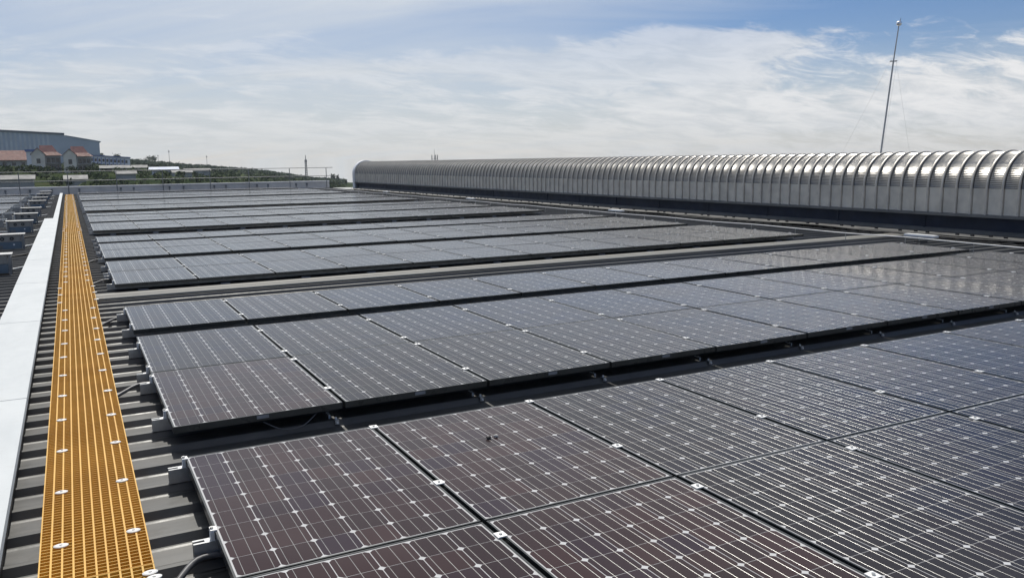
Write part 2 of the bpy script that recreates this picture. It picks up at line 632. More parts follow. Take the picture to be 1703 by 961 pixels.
def roof_sheets():
    slab = MB()
    slab.box(X_L - 0.05, 34.0, Y_N - 0.05, Y_F + 0.3, ROOF_Z - 0.20, ROOF_Z - 0.02, 'dull_zinc')
    roof = slab.build('roof')
    roof['kind'] = 'structure'
    # profile of one sheet, far edge to near edge: rib at y = 0, pan towards -y, with one low stiffener
    w = PITCH
    h = RIB_H
    prof = [(0.030, 0.0), (0.014, h), (-0.013, h), (-0.040, 0.0), (-0.058, 0.0), (-0.062, 0.004), (-0.074, 0.0004), (-0.078, 0.0), (-0.200, 0.0), (-0.206, 0.003), (-0.222, 0.003), (-0.228, 0.0), (0.030 - w, 0.0)]
    mb = MB()
    n = len(prof)
    xs = [X_L + (X_R - X_L) * i / 14 for i in range(15)]
    v = [(x, p[0], p[1]) for x in xs for p in prof]
    f = []
    for i in range(len(xs) - 1):
        for j in range(n - 1):
            f.append((i * n + j, i * n + j + 1, (i + 1) * n + j + 1, (i + 1) * n + j))
    mb.mesh_part(v, f, 'weathered_roof_sheet')
    me = mb.mesh('roof_sheet')
    k0 = math.ceil((Y_N + 0.3 - RIB0) / PITCH)
    k1 = math.floor((Y_F - 0.05 - RIB0) / PITCH)
    for k in range(k0, k1 + 1):
        link('roof_sheet', me, roof, (0, RIB0 + k * PITCH, ROOF_Z))
    b = MB()
    b.extrude_y([(16.8, ROOF_Z), (34.0, ROOF_Z - 0.25), (34.0, ROOF_Z - 0.30), (16.8, ROOF_Z - 0.01)], Y_N, Y_F + 0.2, 'weathered_roof_sheet')
    b.build('far_slope', roof)
    fac = thing('factory_building', 'pale clad factory hall carrying the solar roof', 'building', (10, 20, -11))
    w2 = MB()
    w2.box(X_L - 10, 24.0, Y_N - 20.0, Y_F - 19.75, 0.0, 11 + ROOF_Z - 0.21, 'factory_wall')
    w2.build('wall', fac)


roof_sheets()

# ------------------------------------------------------------------ solar panels
L_, W_, PX, GY = 1.42, 0.976, 0.996, 0.012
CX, CY = 0.158, 0.1545
BX, BY = (W_ - 6 * CX) / 2, (L_ - 9 * CY) / 2
FW = 0.0080
ROW_OFF = [0.0, 1.432, 3.399, 4.831, 6.592]
SEG0, SEG = -2.852, 9.93


def cell_pts(cx, cy, z):
    a, b, c = 0.1546 / 2, 0.1525 / 2, 0.0138
    return [(cx - a, cy - b + c, z), (cx - a + c, cy - b, z), (cx + a - c, cy - b, z), (cx + a, cy - b + c, z),
            (cx + a, cy + b - c, z), (cx + a - c, cy + b, z), (cx - a + c, cy + b, z), (cx - a, cy + b - c, z)]


def add_frame(mb):
    m = 'frame_aluminium'
    mb.box(0, FW, 0, L_, -0.040, 0, m)
    mb.box(W_ - FW, W_, 0, L_, -0.040, 0, m)
    mb.box(FW, W_ - FW, 0, FW, -0.040, -0.0004, m)
    mb.box(FW, W_ - FW, L_ - FW, L_, -0.040, -0.0004, m)


def add_sheet(mb):
    e = FW - 0.001
    mb.face([(e, e, -0.0025), (W_ - e, e, -0.0025), (W_ - e, L_ - e, -0.0025), (e, L_ - e, -0.0025)], 'white_backsheet')
    mb.face([(e, e, -0.0090), (e, L_ - e, -0.0090), (W_ - e, L_ - e, -0.0090), (W_ - e, e, -0.0090)], 'white_backsheet')


def add_cells(mb):
    for i in range(6):
        for j in range(9):
            mb.face(cell_pts(BX + (i + .5) * CX, BY + (j + .5) * CY, -0.00225), 'silicon_cell')


def add_ribbons(mb):
    w, h = 0.00105, 0.00066
    z = -0.0021
    for i in range(6):
        for q in (1 / 6, 0.5, 5 / 6):
            x = BX + (i + q) * CX
            y0, y1 = BY + 0.002, L_ - BY - 0.002
            v = [(x - w, y0, z), (x, y0, z + h), (x + w, y0, z), (x - w, y1, z), (x, y1, z + h), (x + w, y1, z)]
            mb.mesh_part(v, [(0, 1, 4, 3), (1, 2, 5, 4)], 'tinned_ribbon', True)


def add_clamp(mb, x, y):
    m = 'clamp_aluminium'
    mb.box(x - 0.021, x + 0.021, y - 0.022, y + 0.022, 0.0005, 0.0055, m)
    n = 6
    ring = [(x + 0.0075 * math.cos(2 * math.pi * j / n), y + 0.0075 * math.sin(2 * math.pi * j / n)) for j in range(n)]
    v = [(p[0], p[1], 0.0055) for p in ring] + [(p[0], p[1], 0.0115) for p in ring]
    mb.mesh_part(v, [(j, (j + 1) % n, n + (j + 1) % n, n + j) for j in range(n)] + [tuple(range(n, 2 * n))], 'steel_bolt')


def add_end_clamp(mb, y):
    m = 'clamp_aluminium'
    mb.box(-0.018, 0.008, y - 0.02, y + 0.02, 0.0005, 0.006, m)
    mb.box(-0.018, -0.003, y - 0.02, y + 0.02, -0.045, 0.0003, m)
    mb.box(-0.040, -0.019, y - 0.016, y + 0.016, -0.046, -0.040, m)
    mb.tube([(-0.010, y, 0.006), (-0.010, y, 0.014)], 0.008, 'steel_bolt', 6)


def rails_for(front, seg, row):
    if seg == 0:
        return [(0.339, 1.272), (0.462, 1.395), (0.361, 1.294), (0.173, 1.106), (0.278, 1.211)][row]
    k = round((front + 0.27 - RIB0) / PITCH)
    y = RIB0 + k * PITCH
    return (y - front, y + 3 * PITCH - front)


frame_b, sheet_b, cells_b, rib_b = MB(), MB(), MB(), MB()
add_frame(frame_b)
add_sheet(sheet_b)
add_cells(cells_b)
add_ribbons(rib_b)
ME_FRAME, ME_SHEET = frame_b.mesh('frame'), sheet_b.mesh('backsheet')
ME_CELLS, ME_RIB = cells_b.mesh('cells'), rib_b.mesh('busbars')
cb = MB()
cb.face(cell_pts(0, 0, 0), 'silicon_cell')
ME_CELL = cb.mesh('cell')
cl = MB()
add_clamp(cl, 0, 0)
ME_CLAMP = cl.mesh('clamp')
ec = MB()
add_end_clamp(ec, 0)
ME_END = ec.mesh('end_clamp')
tg = MB()
tg.box(0.46, 0.53, -0.0035, -0.0002, -0.026, -0.006, 'grey_box_plastic')
ME_TAG = tg.mesh('name_plate')


def whole_panel(mb, y1, y2, off=(0, 0), first=False):
    s = len(mb.v)
    add_frame(mb)
    add_sheet(mb)
    add_cells(mb)
    add_ribbons(mb)
    for y in (y1, y2):
        add_clamp(mb, W_ + 0.010, y)
        if first:
            add_end_clamp(mb, y)
    if off != (0, 0):
        for q in range(s, len(mb.v)):
            x, y, z = mb.v[q]
            mb.v[q] = (x + off[0], y + off[1], z)


FAR_MESH = {}


def far_mesh(y1, y2, first):
    key = (round(y1, 3), round(y2, 3), first)
    if key not in FAR_MESH:
        mb = MB()
        whole_panel(mb, y1, y2, (0, 0), first)
        FAR_MESH[key] = mb.mesh('solar_panel')
    return FAR_MESH[key]


def settle(o):
    """no two panels lie quite alike"""
    o.rotation_euler = (random.gauss(0, 0.0005), random.gauss(0, 0.0009), random.gauss(0, 0.0004))
    o.location.z += random.gauss(0, 0.0008)


def near_panel(x, y, yc, row, col, seg, label):
    p = thing('solar_panel', label, 'solar panel', (x, y, 0), 'solar panels in rows right of the walkway')
    settle(p)
    link('frame', ME_FRAME, p)
    link('backsheet', ME_SHEET, p)
    link('busbars', ME_RIB, p)['kind'] = 'stuff'
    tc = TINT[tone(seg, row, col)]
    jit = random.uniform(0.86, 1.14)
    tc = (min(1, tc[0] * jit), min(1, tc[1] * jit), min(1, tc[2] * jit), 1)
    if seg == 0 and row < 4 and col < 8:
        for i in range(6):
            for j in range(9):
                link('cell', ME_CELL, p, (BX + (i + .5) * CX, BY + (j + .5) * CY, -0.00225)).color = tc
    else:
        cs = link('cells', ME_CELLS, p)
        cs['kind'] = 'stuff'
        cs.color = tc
    for q in yc:
        link('clamp', ME_CLAMP, p, (W_ + 0.010, q, 0))
        if col == 0:
            link('end_clamp', ME_END, p, (0, q, 0))
    if row in (0, 2) and seg == 0:
        link('name_plate', ME_TAG, p)
    return p


rest = MB()
left_names = ['nearest', 'second', 'third', 'fourth']
BLOCK = ['nearest block', 'second block', 'third block', 'fourth block', 'fifth block']


TINT = {'brownish': (1.0, 0.50, 0.50), 'bluish': (0.46, 0.44, 0.70), 'dark': (0.50, 0.38, 0.42), 'grey-sheened': (0.66, 0.57, 0.54), 'dark grey': (0.48, 0.43, 0.43)}  # tints painting in how the coated cells reflect the sky, by panel position


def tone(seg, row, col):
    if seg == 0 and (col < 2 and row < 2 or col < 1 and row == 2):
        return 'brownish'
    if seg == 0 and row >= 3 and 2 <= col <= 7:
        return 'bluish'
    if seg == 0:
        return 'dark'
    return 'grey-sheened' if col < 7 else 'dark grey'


rows_all = []
rno = 0
for seg in range(6):
    for row in range(5):
        if seg == 5 and row > 1:
            continue
        front = SEG0 + seg * SEG + ROW_OFF[row]
        yc = rails_for(front, seg, row)
        rows_all.append((seg, row, front, yc))
        for col in range(12):
            x = col * PX
            lab = '%s solar panel, %s from the walkway in the %s row from the foot' % (tone(seg, row, col), ORD[col], ORD[rno])
            if seg < 2:
                near_panel(x, front, yc, row, col, seg, lab)
            elif seg < 4 or (seg == 4 and row < 4):
                o = link('solar_panel', far_mesh(yc[0], yc[1], col == 0), None, (x, front, 0))
                settle(o)
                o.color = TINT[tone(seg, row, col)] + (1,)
                tag(o, lab, 'solar panel', 'solar panels in rows right of the walkway')
            else:
                whole_panel(rest, yc[0], yc[1], (x, front), col == 0)
        rno += 1
lrow = 0
for seg, row, front, yc in rows_all:
    if front < 23.0:
        continue
    ncol = 2 if front < 34 else 4
    for col in range(ncol):
        x = -2.36 - W_ - col * PX
        if front < 31:
            o = link('solar_panel', far_mesh(yc[0], yc[1], False), None, (x, front, 0))
            tag(o, 'grey solar panel left of the inverters, %s row from the front, %s across' % (ORD[lrow], ORD[col]),
                'solar panel', 'solar panels left of the inverters')
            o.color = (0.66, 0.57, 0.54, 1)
        else:
            whole_panel(rest, yc[0], yc[1], (x, front))
    lrow += 1
o = rest.build('distant_solar_panels')
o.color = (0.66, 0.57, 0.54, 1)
o['kind'] = 'stuff'
tag(o, 'last rows of grey solar panels against the far parapet', 'solar panels')

# mounting rails on the rib tops, one pair under every row
RZ0, RZ1 = ROOF_Z + RIB_H + 0.004, -0.0405


def rail_mesh(x0, x1):
    mb = MB()
    a, t = 0.021, 0.004
    zm = RZ1
    prof = [(-a, RZ0), (a, RZ0), (a, zm), (a - 0.012, zm), (a - 0.012, zm - t), (a - t, zm - t), (a - t, RZ0 + t), (-a + t, RZ0 + t), (-a + t, zm - t), (-a + 0.012, zm - t), (-a + 0.012, zm), (-a, zm)]
    n = len(prof)
    v = [(x0, p[0], p[1]) for p in prof] + [(x1, p[0], p[1]) for p in prof]
    f = [(i, (i + 1) % n, n + (i + 1) % n, n + i) for i in range(n)]
    for base in (0, n):   # ring-shaped ends
        for q in ((0, 1, 6, 7), (1, 2, 5, 6), (2, 3, 4, 5), (0, 7, 8, 11), (8, 9, 10, 11)):
            f.append(tuple(base + i for i in q))
    mb.mesh_part(v, f, 'bright_aluminium')
    return mb.mesh('mounting_rail')


ME_RAIL = rail_mesh(-0.085, 12.03)
ME_RAIL_L = rail_mesh(-7.3, -2.28)
n_r = 0
for seg, row, front, yc in rows_all:
    for q, y in enumerate(yc):
        o = link('mounting_rail', ME_RAIL, None, (0, front + y, 0))
        tag(o, 'aluminium rail, %s of two under the %s panel row from the foot' % (('nearer', 'farther')[q], ORD[rows_all.index((seg, row, front, yc))]),
            'rail', 'rails under the panel rows')
        if 23.0 < front:
            o = link('mounting_rail', ME_RAIL_L, None, (0, front + y, 0))
            tag(o, 'aluminium rail, %s of two under the %s left-hand panel row' % (('nearer', 'farther')[q], ORD[n_r]), 'rail', 'rails under the left-hand panels')
    if 23.0 < front:
        n_r += 1

# pale cap sheets in the service gaps between blocks
for s in range(0, 1):
    y0 = SEG0 + SEG * (s + 1)
    t = thing('joint_cover', 'long pale cover strip across the roof in the widest gap between panel rows',
              'roof strip', (0, y0 - 0.55, ROOF_Z))
    mb = MB()
    zt = 0.052
    mb.extrude_x([(0.0, zt - 0.004), (0.012, zt + 0.010), (0.055, zt + 0.010), (0.065, zt), (0.20, zt), (0.21, zt + 0.008), (0.24, zt + 0.008), (0.25, zt), (0.50, zt), (0.50, zt - 0.003), (0.0, zt - 0.012)], -0.55, X_R - 0.03, 'pale_cover_sheet')
    mb.build('cap_sheet', t)
    mb = MB()
    mb.box(-0.54, X_R - 0.04, 0.02, 0.05, 0.004, zt - 0.013, 'foam_closure')
    mb.build('closure_strip', t)

# ------------------------------------------------------------------ things in the gaps between rows


def small_clamp(i, x, y, seg):
    t = thing('rib_clamp', 'silver rib clamp in the dark gap below the third panel row, %s from walkway' % ORD[i], 'clamp', (x, y, ROOF_Z + RIB_H), 'rib clamps in the dark gap')
    mb = MB()
    mb.box(-0.012, 0.012, -0.024, -0.0155, -0.022, 0.006, 'bright_aluminium')
    mb.box(-0.012, 0.012, -0.015, 0.018, 0.001, 0.006, 'bright_aluminium')
    mb.build('body', t)
    mb = MB()
    mb.tube([(0, -0.0245, -0.010), (0, -0.034, -0.010)], 0.007, 'clamp_aluminium', 6)
    mb.tube([(0, 0.004, 0.0062), (0, 0.004, 0.018)], 0.007, 'clamp_aluminium', 6)
    mb.build('bolt', t)


ky = RIB0 + PITCH
for i in range(12):
    small_clamp(i, (i + 1) * PX - 0.055, ky + PITCH * 1.0 - 0.02, 0)

for i in range(12):
    t = thing('support_bracket', 'small silver bracket under the front edge of the third panel row, %s from walkway' % ORD[i], 'bracket', ((i + 1) * PX - 0.075, 0.69, -0.105), 'angle brackets under the third panel row')
    mb = MB()
    mb.box(-0.006, 0.006, -0.035, 0.03, 0.0, 0.004, 'clamp_aluminium')
    mb.box(-0.006, 0.006, -0.035, -0.031, -0.022, -0.0005, 'clamp_aluminium')
    mb.build('angle', t)
    mb = MB()
    mb.tube([(0, -0.012, 0.0042), (0, -0.012, 0.012)], 0.006, 'steel_bolt', 6)
    mb.build('bolt', t)


def cable(pts, r, mat, name, label, cat, group=None, sag=0):
    mb = MB()
    mb.tube(smooth_path(pts), r, mat, 7)
    o = mb.build(name)
    tag(o, label, cat, group)
    return o


def smooth_path(pts, n=6):
    P = [Vector(p) for p in pts]
    out = []
    for i in range(len(P) - 1):
        p0, p1, p2, p3 = P[max(i - 1, 0)], P[i], P[i + 1], P[min(i + 2, len(P) - 1)]
        for j in range(n):
            t = j / n
            out.append(0.5 * ((2 * p1) + (-p0 + p2) * t + (2 * p0 - 5 * p1 + 4 * p2 - p3) * t * t + (-p0 + 3 * p1 - 3 * p2 + p3) * t ** 3))
    out.append(P[-1])
    return out


# boxes and loops of cable under the front edge of the second, third and fourth block
for s in (1, 2, 3):
    yf = SEG0 + SEG * s
    for i in range(12):
        x = (i + 0.36 + random.uniform(-.06, .06)) * PX
        t = thing('connector_box', 'small grey box under the front edge of the %s, %s from walkway' % (BLOCK[s], ORD[i]), 'box', (x, yf + 0.06, -0.135), 'grey boxes under the panel edges')
        mb = MB()
        mb.box(-0.055, 0.055, -0.025, 0.025, -0.035, 0.040, 'grey_box_plastic')
        mb.build('case', t)
        mb = MB()
        mb.box(-0.060, 0.060, -0.032, -0.0255, -0.040, 0.046, 'grey_box_plastic')
        mb.build('lid', t)
    if s < 3:
        for i in range(12):
            x = i * PX
            d = random.uniform(0.02, 0.05)
            cable([(x + 0.42, yf + 0.03, -0.12), (x + 0.6, yf + 0.02, -0.10 - d), (x + 0.8, yf + 0.02, -0.11 - d), (x + 1.02, yf + 0.04, -0.075)], 0.0045, 'black_rubber', 'cable',
                  'black cable sagging below the front edge of the %s, %s from walkway' % (BLOCK[s], ORD[i]), 'cable', 'cables below the panel edges')
cable([(0.50, 0.57, -0.055), (0.60, 0.53, -0.105), (0.72, 0.53, -0.105), (0.82, 0.57, -0.050)], 0.004, 'grey_conduit', 'cable', 'thin grey cable loop hanging under the first panel of the third row', 'cable')

# flexible conduits from the rail ends to the walkway
for i, (ya, yb) in enumerate([(-1.02, -1.38), (2.02, 1.78), (5.0, 4.7), (8.3, 8.05), (11.2, 10.9)]):
    t = 'black conduit running from the %s panel block towards the walkway' % ('lowest', 'second', 'third', 'fourth', 'fifth')[i]
    cable([(0.05, ya + 0.02, -0.098), (-0.08, ya, -0.088), (-0.20, (ya + yb) / 2, -0.105), (-0.31, yb, -0.128), (-0.45, yb - 0.03, -0.135)], 0.0135, 'grey_conduit', 'conduit', t, 'conduit', 'conduits beside the walkway')

# two crumbs of stone on a panel
for nm, x, y, m, lab in (('stone', 1.462, -0.512, 'stone_dark', 'dark crumb of stone lying on the brownish panel'), ('stone', 1.508, -0.508, 'stone_pale', 'pale crumb of stone lying on the brownish panel')):
    bm = bmesh.new()
    bmesh.ops.create_icosphere(bm, subdivisions=2, radius=0.012)
    for v in bm.verts:
        v.co *= 1 + 0.35 * noise.noise(v.co * 90 + Vector((x * 50, 0, 0)))
        v.co.z *= 0.75
        v.co.x *= 1.25
    me = bpy.data.meshes.new('stone')
    bm.to_mesh(me)
    bm.free()
    me.materials.append(MATS[m])
    tag(link('stone', me, None, (x, y, 0.004)), lab, 'stone')

# ------------------------------------------------------------------ amber walkway
GX0, GX1 = -0.620, -0.245
SEC = 3.65
JOINTS = [6.15 + SEC * i for i in range(-4, 12)]


def grating_bars(length):
    mb = MB()
    m = 'amber_fibreglass'
    n = 10
    for i in range(n + 1):
        x = GX0 + (GX1 - GX0) * i / n
        w = 0.0034 if 0 < i < n else 0.0025
        mb.box(x - w, x + w, 0.002, length - 0.002, -0.027, 0.0, m)
    q = int(round(length / 0.029))
    for j in range(q + 1):
        y = 0.004 + (length - 0.008) * j / q
        mb.box(GX0 + 0.001, GX1 - 0.001, y - 0.0016, y + 0.0016, -0.025, -0.0006, m)
    return mb


bars = grating_bars(SEC)
ME_LONG = bars.mesh('grid')
pad = MB()
nn = 14
ring = [(0.027 * math.cos(2 * math.pi * j / nn), 0.0195 * math.sin(2 * math.pi * j / nn)) for j in range(nn)]
pad.mesh_part([(p[0], p[1], 0.0005) for p in ring] + [(p[0], p[1], 0.004) for p in ring] + [(p[0] * .8, p[1] * .7, 0.0065) for p in ring],
              [(j, (j + 1) % nn, nn + (j + 1) % nn, nn + j) for j in range(nn)] + [(nn + j, nn + (j + 1) % nn, 2 * nn + (j + 1) % nn, 2 * nn + j) for j in range(nn)] + [tuple(range(2 * nn, 3 * nn))], 'white_plastic_pad')
pad.tube([(0, 0, 0.0066), (0, 0, 0.0095)], 0.006, 'steel_bolt', 6)
ME_PAD = pad.mesh('clip')
names = ['nearest', 'second', 'third', 'fourth', 'fifth', 'sixth', 'seventh', 'eighth', 'ninth', 'tenth', 'eleventh', 'twelfth', 'thirteenth', 'fourteenth', 'farthest']
gi = 0
for i in range(len(JOINTS) - 1):
    y0, y1 = JOINTS[i], JOINTS[i + 1]
    if y1 > 49.2:
        y1 = 49.2
    if y1 - y0 < 0.5:
        continue
    g = thing('walkway_grating', 'amber walkway grating, %s length from the foot of the photo' % names[min(gi, 14)], 'grating', (0, y0, 0), 'lengths of the amber walkway')
    gi += 1
    if abs(y1 - y0 - SEC) < 0.01:
        o = link('grid', ME_LONG, g)
    else:
        o = link('grid', grating_bars(y1 - y0).mesh('grid'), g)
    o['kind'] = 'stuff'
    k = math.ceil((y0 + 0.1 + 0.816) / 0.605)
    while -0.816 + k * 0.605 < y1 - 0.05:
        yy = -0.816 + k * 0.605
        outer = any(abs(yy - q) < 0.9 and yy > q - 0.35 for q in (6.15, 17.1, 35.35))
        dx = 0.052 if outer else 0.0
        for x in (-0.296 + dx, -0.553 - dx):
            c = link('clip', ME_PAD, g, (x + random.uniform(-.006, .006), yy - y0 + random.uniform(-.03, .03), 0.0))
            c.rotation_euler.z = random.uniform(-0.12, 0.12)
        k += 1
    if gi == 2:
        for dx, dy in ((0.0, 0.0), (0.010, -0.045)):
            c = link('clip', ME_PAD, g, (-0.262 + dx, -1.235 + dy - y0, 0.003))
            c.rotation_euler.z = 0.1
    mb = MB()
    for yy in (0.35, (y1 - y0) / 2, y1 - y0 - 0.35):
        mb.box(GX0 + 0.02, GX1 - 0.02, yy - 0.02, yy + 0.02, ROOF_Z + RIB_H + 0.002, -0.028, 'dull_zinc')
    mb.build('support_bar', g)

# ------------------------------------------------------------------ white cable tray
tj = [10.72 + 3.03 * i for i in range(-6, 5)]
TR = -0.755


def tray_piece(i, y0, y1, xl, lab):
    t = thing('cable_tray', lab, 'cable tray', (0, y0, ROOF_Z), 'lengths of the white cable tray')
    h = 0.012 - ROOF_Z
    n, mny = max(2, int((y1 - y0) / 0.25)), 6
    v, f = [], []
    for a in range(n + 1):
        for b in range(mny + 1):
            x = xl + (TR - xl) * b / mny
            y = 0.006 + (y1 - y0 - 0.012) * a / n
            z = h + 0.004 * noise.noise(Vector((x * 3, (y + y0) * 0.8, 3.3)))
            v.append((x, y, z))
    for a in range(n):
        for b in range(mny):
            q = a * (mny + 1) + b
            f.append((q, q + 1, q + mny + 2, q + mny + 1))
    mb = MB()
    mb.mesh_part(v, f, 'white_painted_tray', True)
    # turned-down rims
    for b in (0, mny):
        x = xl + (TR - xl) * b / mny
        rim = [(x, v[a * (mny + 1) + b][1], v[a * (mny + 1) + b][2]) for a in range(n + 1)]
        low = [(p[0] + (-0.004 if b == 0 else 0.004), p[1], p[2] - 0.028) for p in rim]
        mb.mesh_part(rim + low, [(a, a + 1, n + 2 + a, n + 1 + a) for a in range(n)], 'white_painted_tray')
    for a in (0, n):
        e = [v[a * (mny + 1) + b] for b in range(mny + 1)]
        mb.mesh_part(e + [(p[0], p[1], p[2] - 0.02) for p in e], [(b, b + 1, mny + 2 + b, mny + 1 + b) for b in range(mny)], 'white_painted_tray')
    mb.build('cover', t)
    mb = MB()
    mb.box(xl + 0.012, TR - 0.010, 0.004, y1 - y0 - 0.004, 0.045, h - 0.012, 'dark_steel')
    mb.build('channel', t)
    mb = MB()
    for yy in (0.4, (y1 - y0) - 0.4):
        mb.box(xl + 0.02, TR - 0.018, yy - 0.02, yy + 0.02, 0.012, 0.0445, 'dull_zinc')
    mb.build('support_bar', t)


for i in range(len(tj) - 1):
    y0, y1 = tj[i], min(tj[i + 1], 22.84)
    if y0 > 22:
        break
    tray_piece(i, y0, y1, -1.10, 'wide white tray cover left of the walkway, %s length from the foot of the photo' % ORD[i])
y = 22.845
i = 0
while y < 48.5:
    y1 = min(y + 4.3, 49.0)
    tray_piece(i, y, y1, -0.885, 'narrow white tray cover left of the walkway, %s length beyond the wide tray' % ORD[i])
    y = y1 + 0.003
    i += 1

# ------------------------------------------------------------------ inverters on stands, left of the tray


def disc(mb, x, y, z, r, d, mat, n=14):
    """short cylinder pointing towards -y"""
    mb.tube([(x, y, z), (x, y - d, z)], r, mat, n)


def make_inverter(label, loc):
    t = thing('inverter', label, 'inverter', loc, 'inverters on stands left of the tray')
    mb = MB()
    for x in (0.0, 0.50):
        mb.box(x, x + 0.035, 0.0, 0.035, 0.012, 0.330, 'inverter_frame')
        mb.box(x, x + 0.035, 0.20, 0.235, 0.012, 0.330, 'inverter_frame')
        mb.box(x + 0.002, x + 0.033, 0.0355, 0.1995, 0.275, 0.305, 'inverter_frame')
    mb.build('stand', t)
    mb = MB()
    mb.extrude_x([(-0.03, 0.340), (-0.025, 0.332), (0.20, 0.338), (0.20, 0.346)], -0.025, 0.56, 'shade_plate')
    mb.build('shade_plate', t)
    mb = MB()
    mb.box(0.045, 0.490, 0.045, 0.19, 0.190, 0.315, 'inverter_grey')
    mb.build('upper_case', t)
    for x in (0.17, 0.33):
        mb = MB()
        disc(mb, x, 0.0445, 0.250, 0.036, 0.016, 'black_rubber')
        disc(mb, x, 0.0280, 0.250, 0.015, 0.010, 'inverter_frame')
        mb.build('fan', t)
    mb = MB()
    mb.box(0.045, 0.490, 0.030, 0.19, 0.050, 0.186, 'inverter_blue')
    mb.build('lower_case', t)
    mb = MB()
    disc(mb, 0.36, 0.0295, 0.135, 0.016, 0.004, 'white_sign')
    mb.build('emblem', t)
    mb = MB()
    mb.box(0.07, 0.17, 0.022, 0.0295, 0.062, 0.125, 'inverter_frame')
    mb.build('switch_box', t)
    return t


def copy_thing(o, label, loc):
    c = o.copy()
    COL.objects.link(c)
    c['label'] = label
    c.location = loc
    for ch in o.children:
        d = ch.copy()
        COL.objects.link(d)
        d.parent = c
    return c


inv_y = [10.04, 14.3, 18.9, 22.5, 26.2, 32.5, 36.5, 42.0, 46.5]
inv_names = ['nearest blue-grey inverter on a stand, cut by the left edge of the photo', 'second blue-grey inverter from the front with two dark fans showing', 'third inverter from the front with a pale shade plate, beside the wide tray',
             'fourth inverter from the front, small and dark beside the wide tray end', 'fifth inverter from the front, level with the first left-hand panels',
             'sixth inverter from the front beside the narrow tray', 'seventh inverter from the front beside the narrow tray', 'eighth inverter from the front, tiny beside the narrow tray', 'farthest inverter, tiny in front of the parapet']
inv0 = None
for i, yy in enumerate(inv_y):
    loc = (-1.80, yy, ROOF_Z)
    if inv0 is None:
        inv0 = make_inverter(inv_names[0], loc)
    else:
        c = copy_thing(inv0, inv_names[i], loc)
st0 = None
for i, yy in enumerate([12.0, 16.4, 20.6, 24.2, 28.4, 30.3, 34.6, 39.2, 44.0]):
    lab = 'open steel stand with a small grey box left of the inverters, %s from the front' % ORD[i]
    loc = (-2.22, yy, ROOF_Z)
    if st0 is None:
        st0 = thing('equipment_stand', lab, 'stand', loc, 'open stands left of the inverters')
        mb = MB()
        for x in (0.0, 0.30):
            for y in (0.0, 0.22):
                mb.box(x, x + 0.025, y, y + 0.025, 0.030, 0.30, 'bright_aluminium')
        for y in (0.0, 0.22):
            mb.box(0.0255, 0.2995, y + 0.002, y + 0.023, 0.272, 0.298, 'bright_aluminium')
            mb.box(0.0255, 0.2995, y + 0.002, y + 0.023, 0.10, 0.125, 'bright_aluminium')
        for x in (0.0, 0.30):
            mb.box(x + 0.002, x + 0.023, 0.020, 0.225, 0.270, 0.296, 'bright_aluminium')
        mb.build('frame', st0)
        mb = MB()
        mb.box(0.07, 0.25, -0.05, -0.001, 0.10, 0.25, 'grey_box_plastic')
        mb.box(0.08, 0.24, -0.056, -0.0505, 0.11, 0.24, 'inverter_grey')
        mb.build('box', st0)
    else:
        copy_thing(st0, lab, loc)
for i, yy in enumerate(inv_y):
    cable([(-1.50, yy + 0.19, ROOF_Z + 0.10), (-1.45, yy + 0.42, ROOF_Z + 0.055), (-1.30, yy + 0.52, ROOF_Z + 0.05), (-1.11, yy + 0.55, ROOF_Z + 0.075)], 0.017, 'bright_aluminium', 'conduit',
          'silver conduit from the %s inverter to the white tray' % ORD[i], 'conduit', 'silver conduits behind the inverters')
    cable([(-1.72, yy + 0.19, ROOF_Z + 0.10), (-1.75, yy + 0.40, ROOF_Z + 0.055), (-1.95, yy + 0.60, ROOF_Z + 0.05), (-2.6, yy + 0.72, ROOF_Z + 0.05)], 0.017, 'bright_aluminium', 'conduit',
          'silver conduit leaving the %s inverter towards the left' % ORD[i], 'conduit', 'silver conduits left of the inverters')
for i, (xa, ya) in enumerate([(-1.55, 12.2), (-1.7, 16.6), (-1.5, 20.6), (-1.6, 24.4)]):
    cable([(-1.12, ya + 0.5, ROOF_Z + 0.09), (-1.3, ya + 0.25, ROOF_Z + 0.085), (xa, ya, ROOF_Z + 0.085), (xa - 0.2, ya - 0.5, ROOF_Z + 0.09), (xa - 0.1, ya - 1.4, ROOF_Z + 0.085)], 0.016, 'black_rubber', 'cable',
          'black cable on the roof between the %s and %s inverter' % (ORD[i], ORD[i + 1]), 'cable', 'cables between the inverters')

# ------------------------------------------------------------------ ridge ventilator


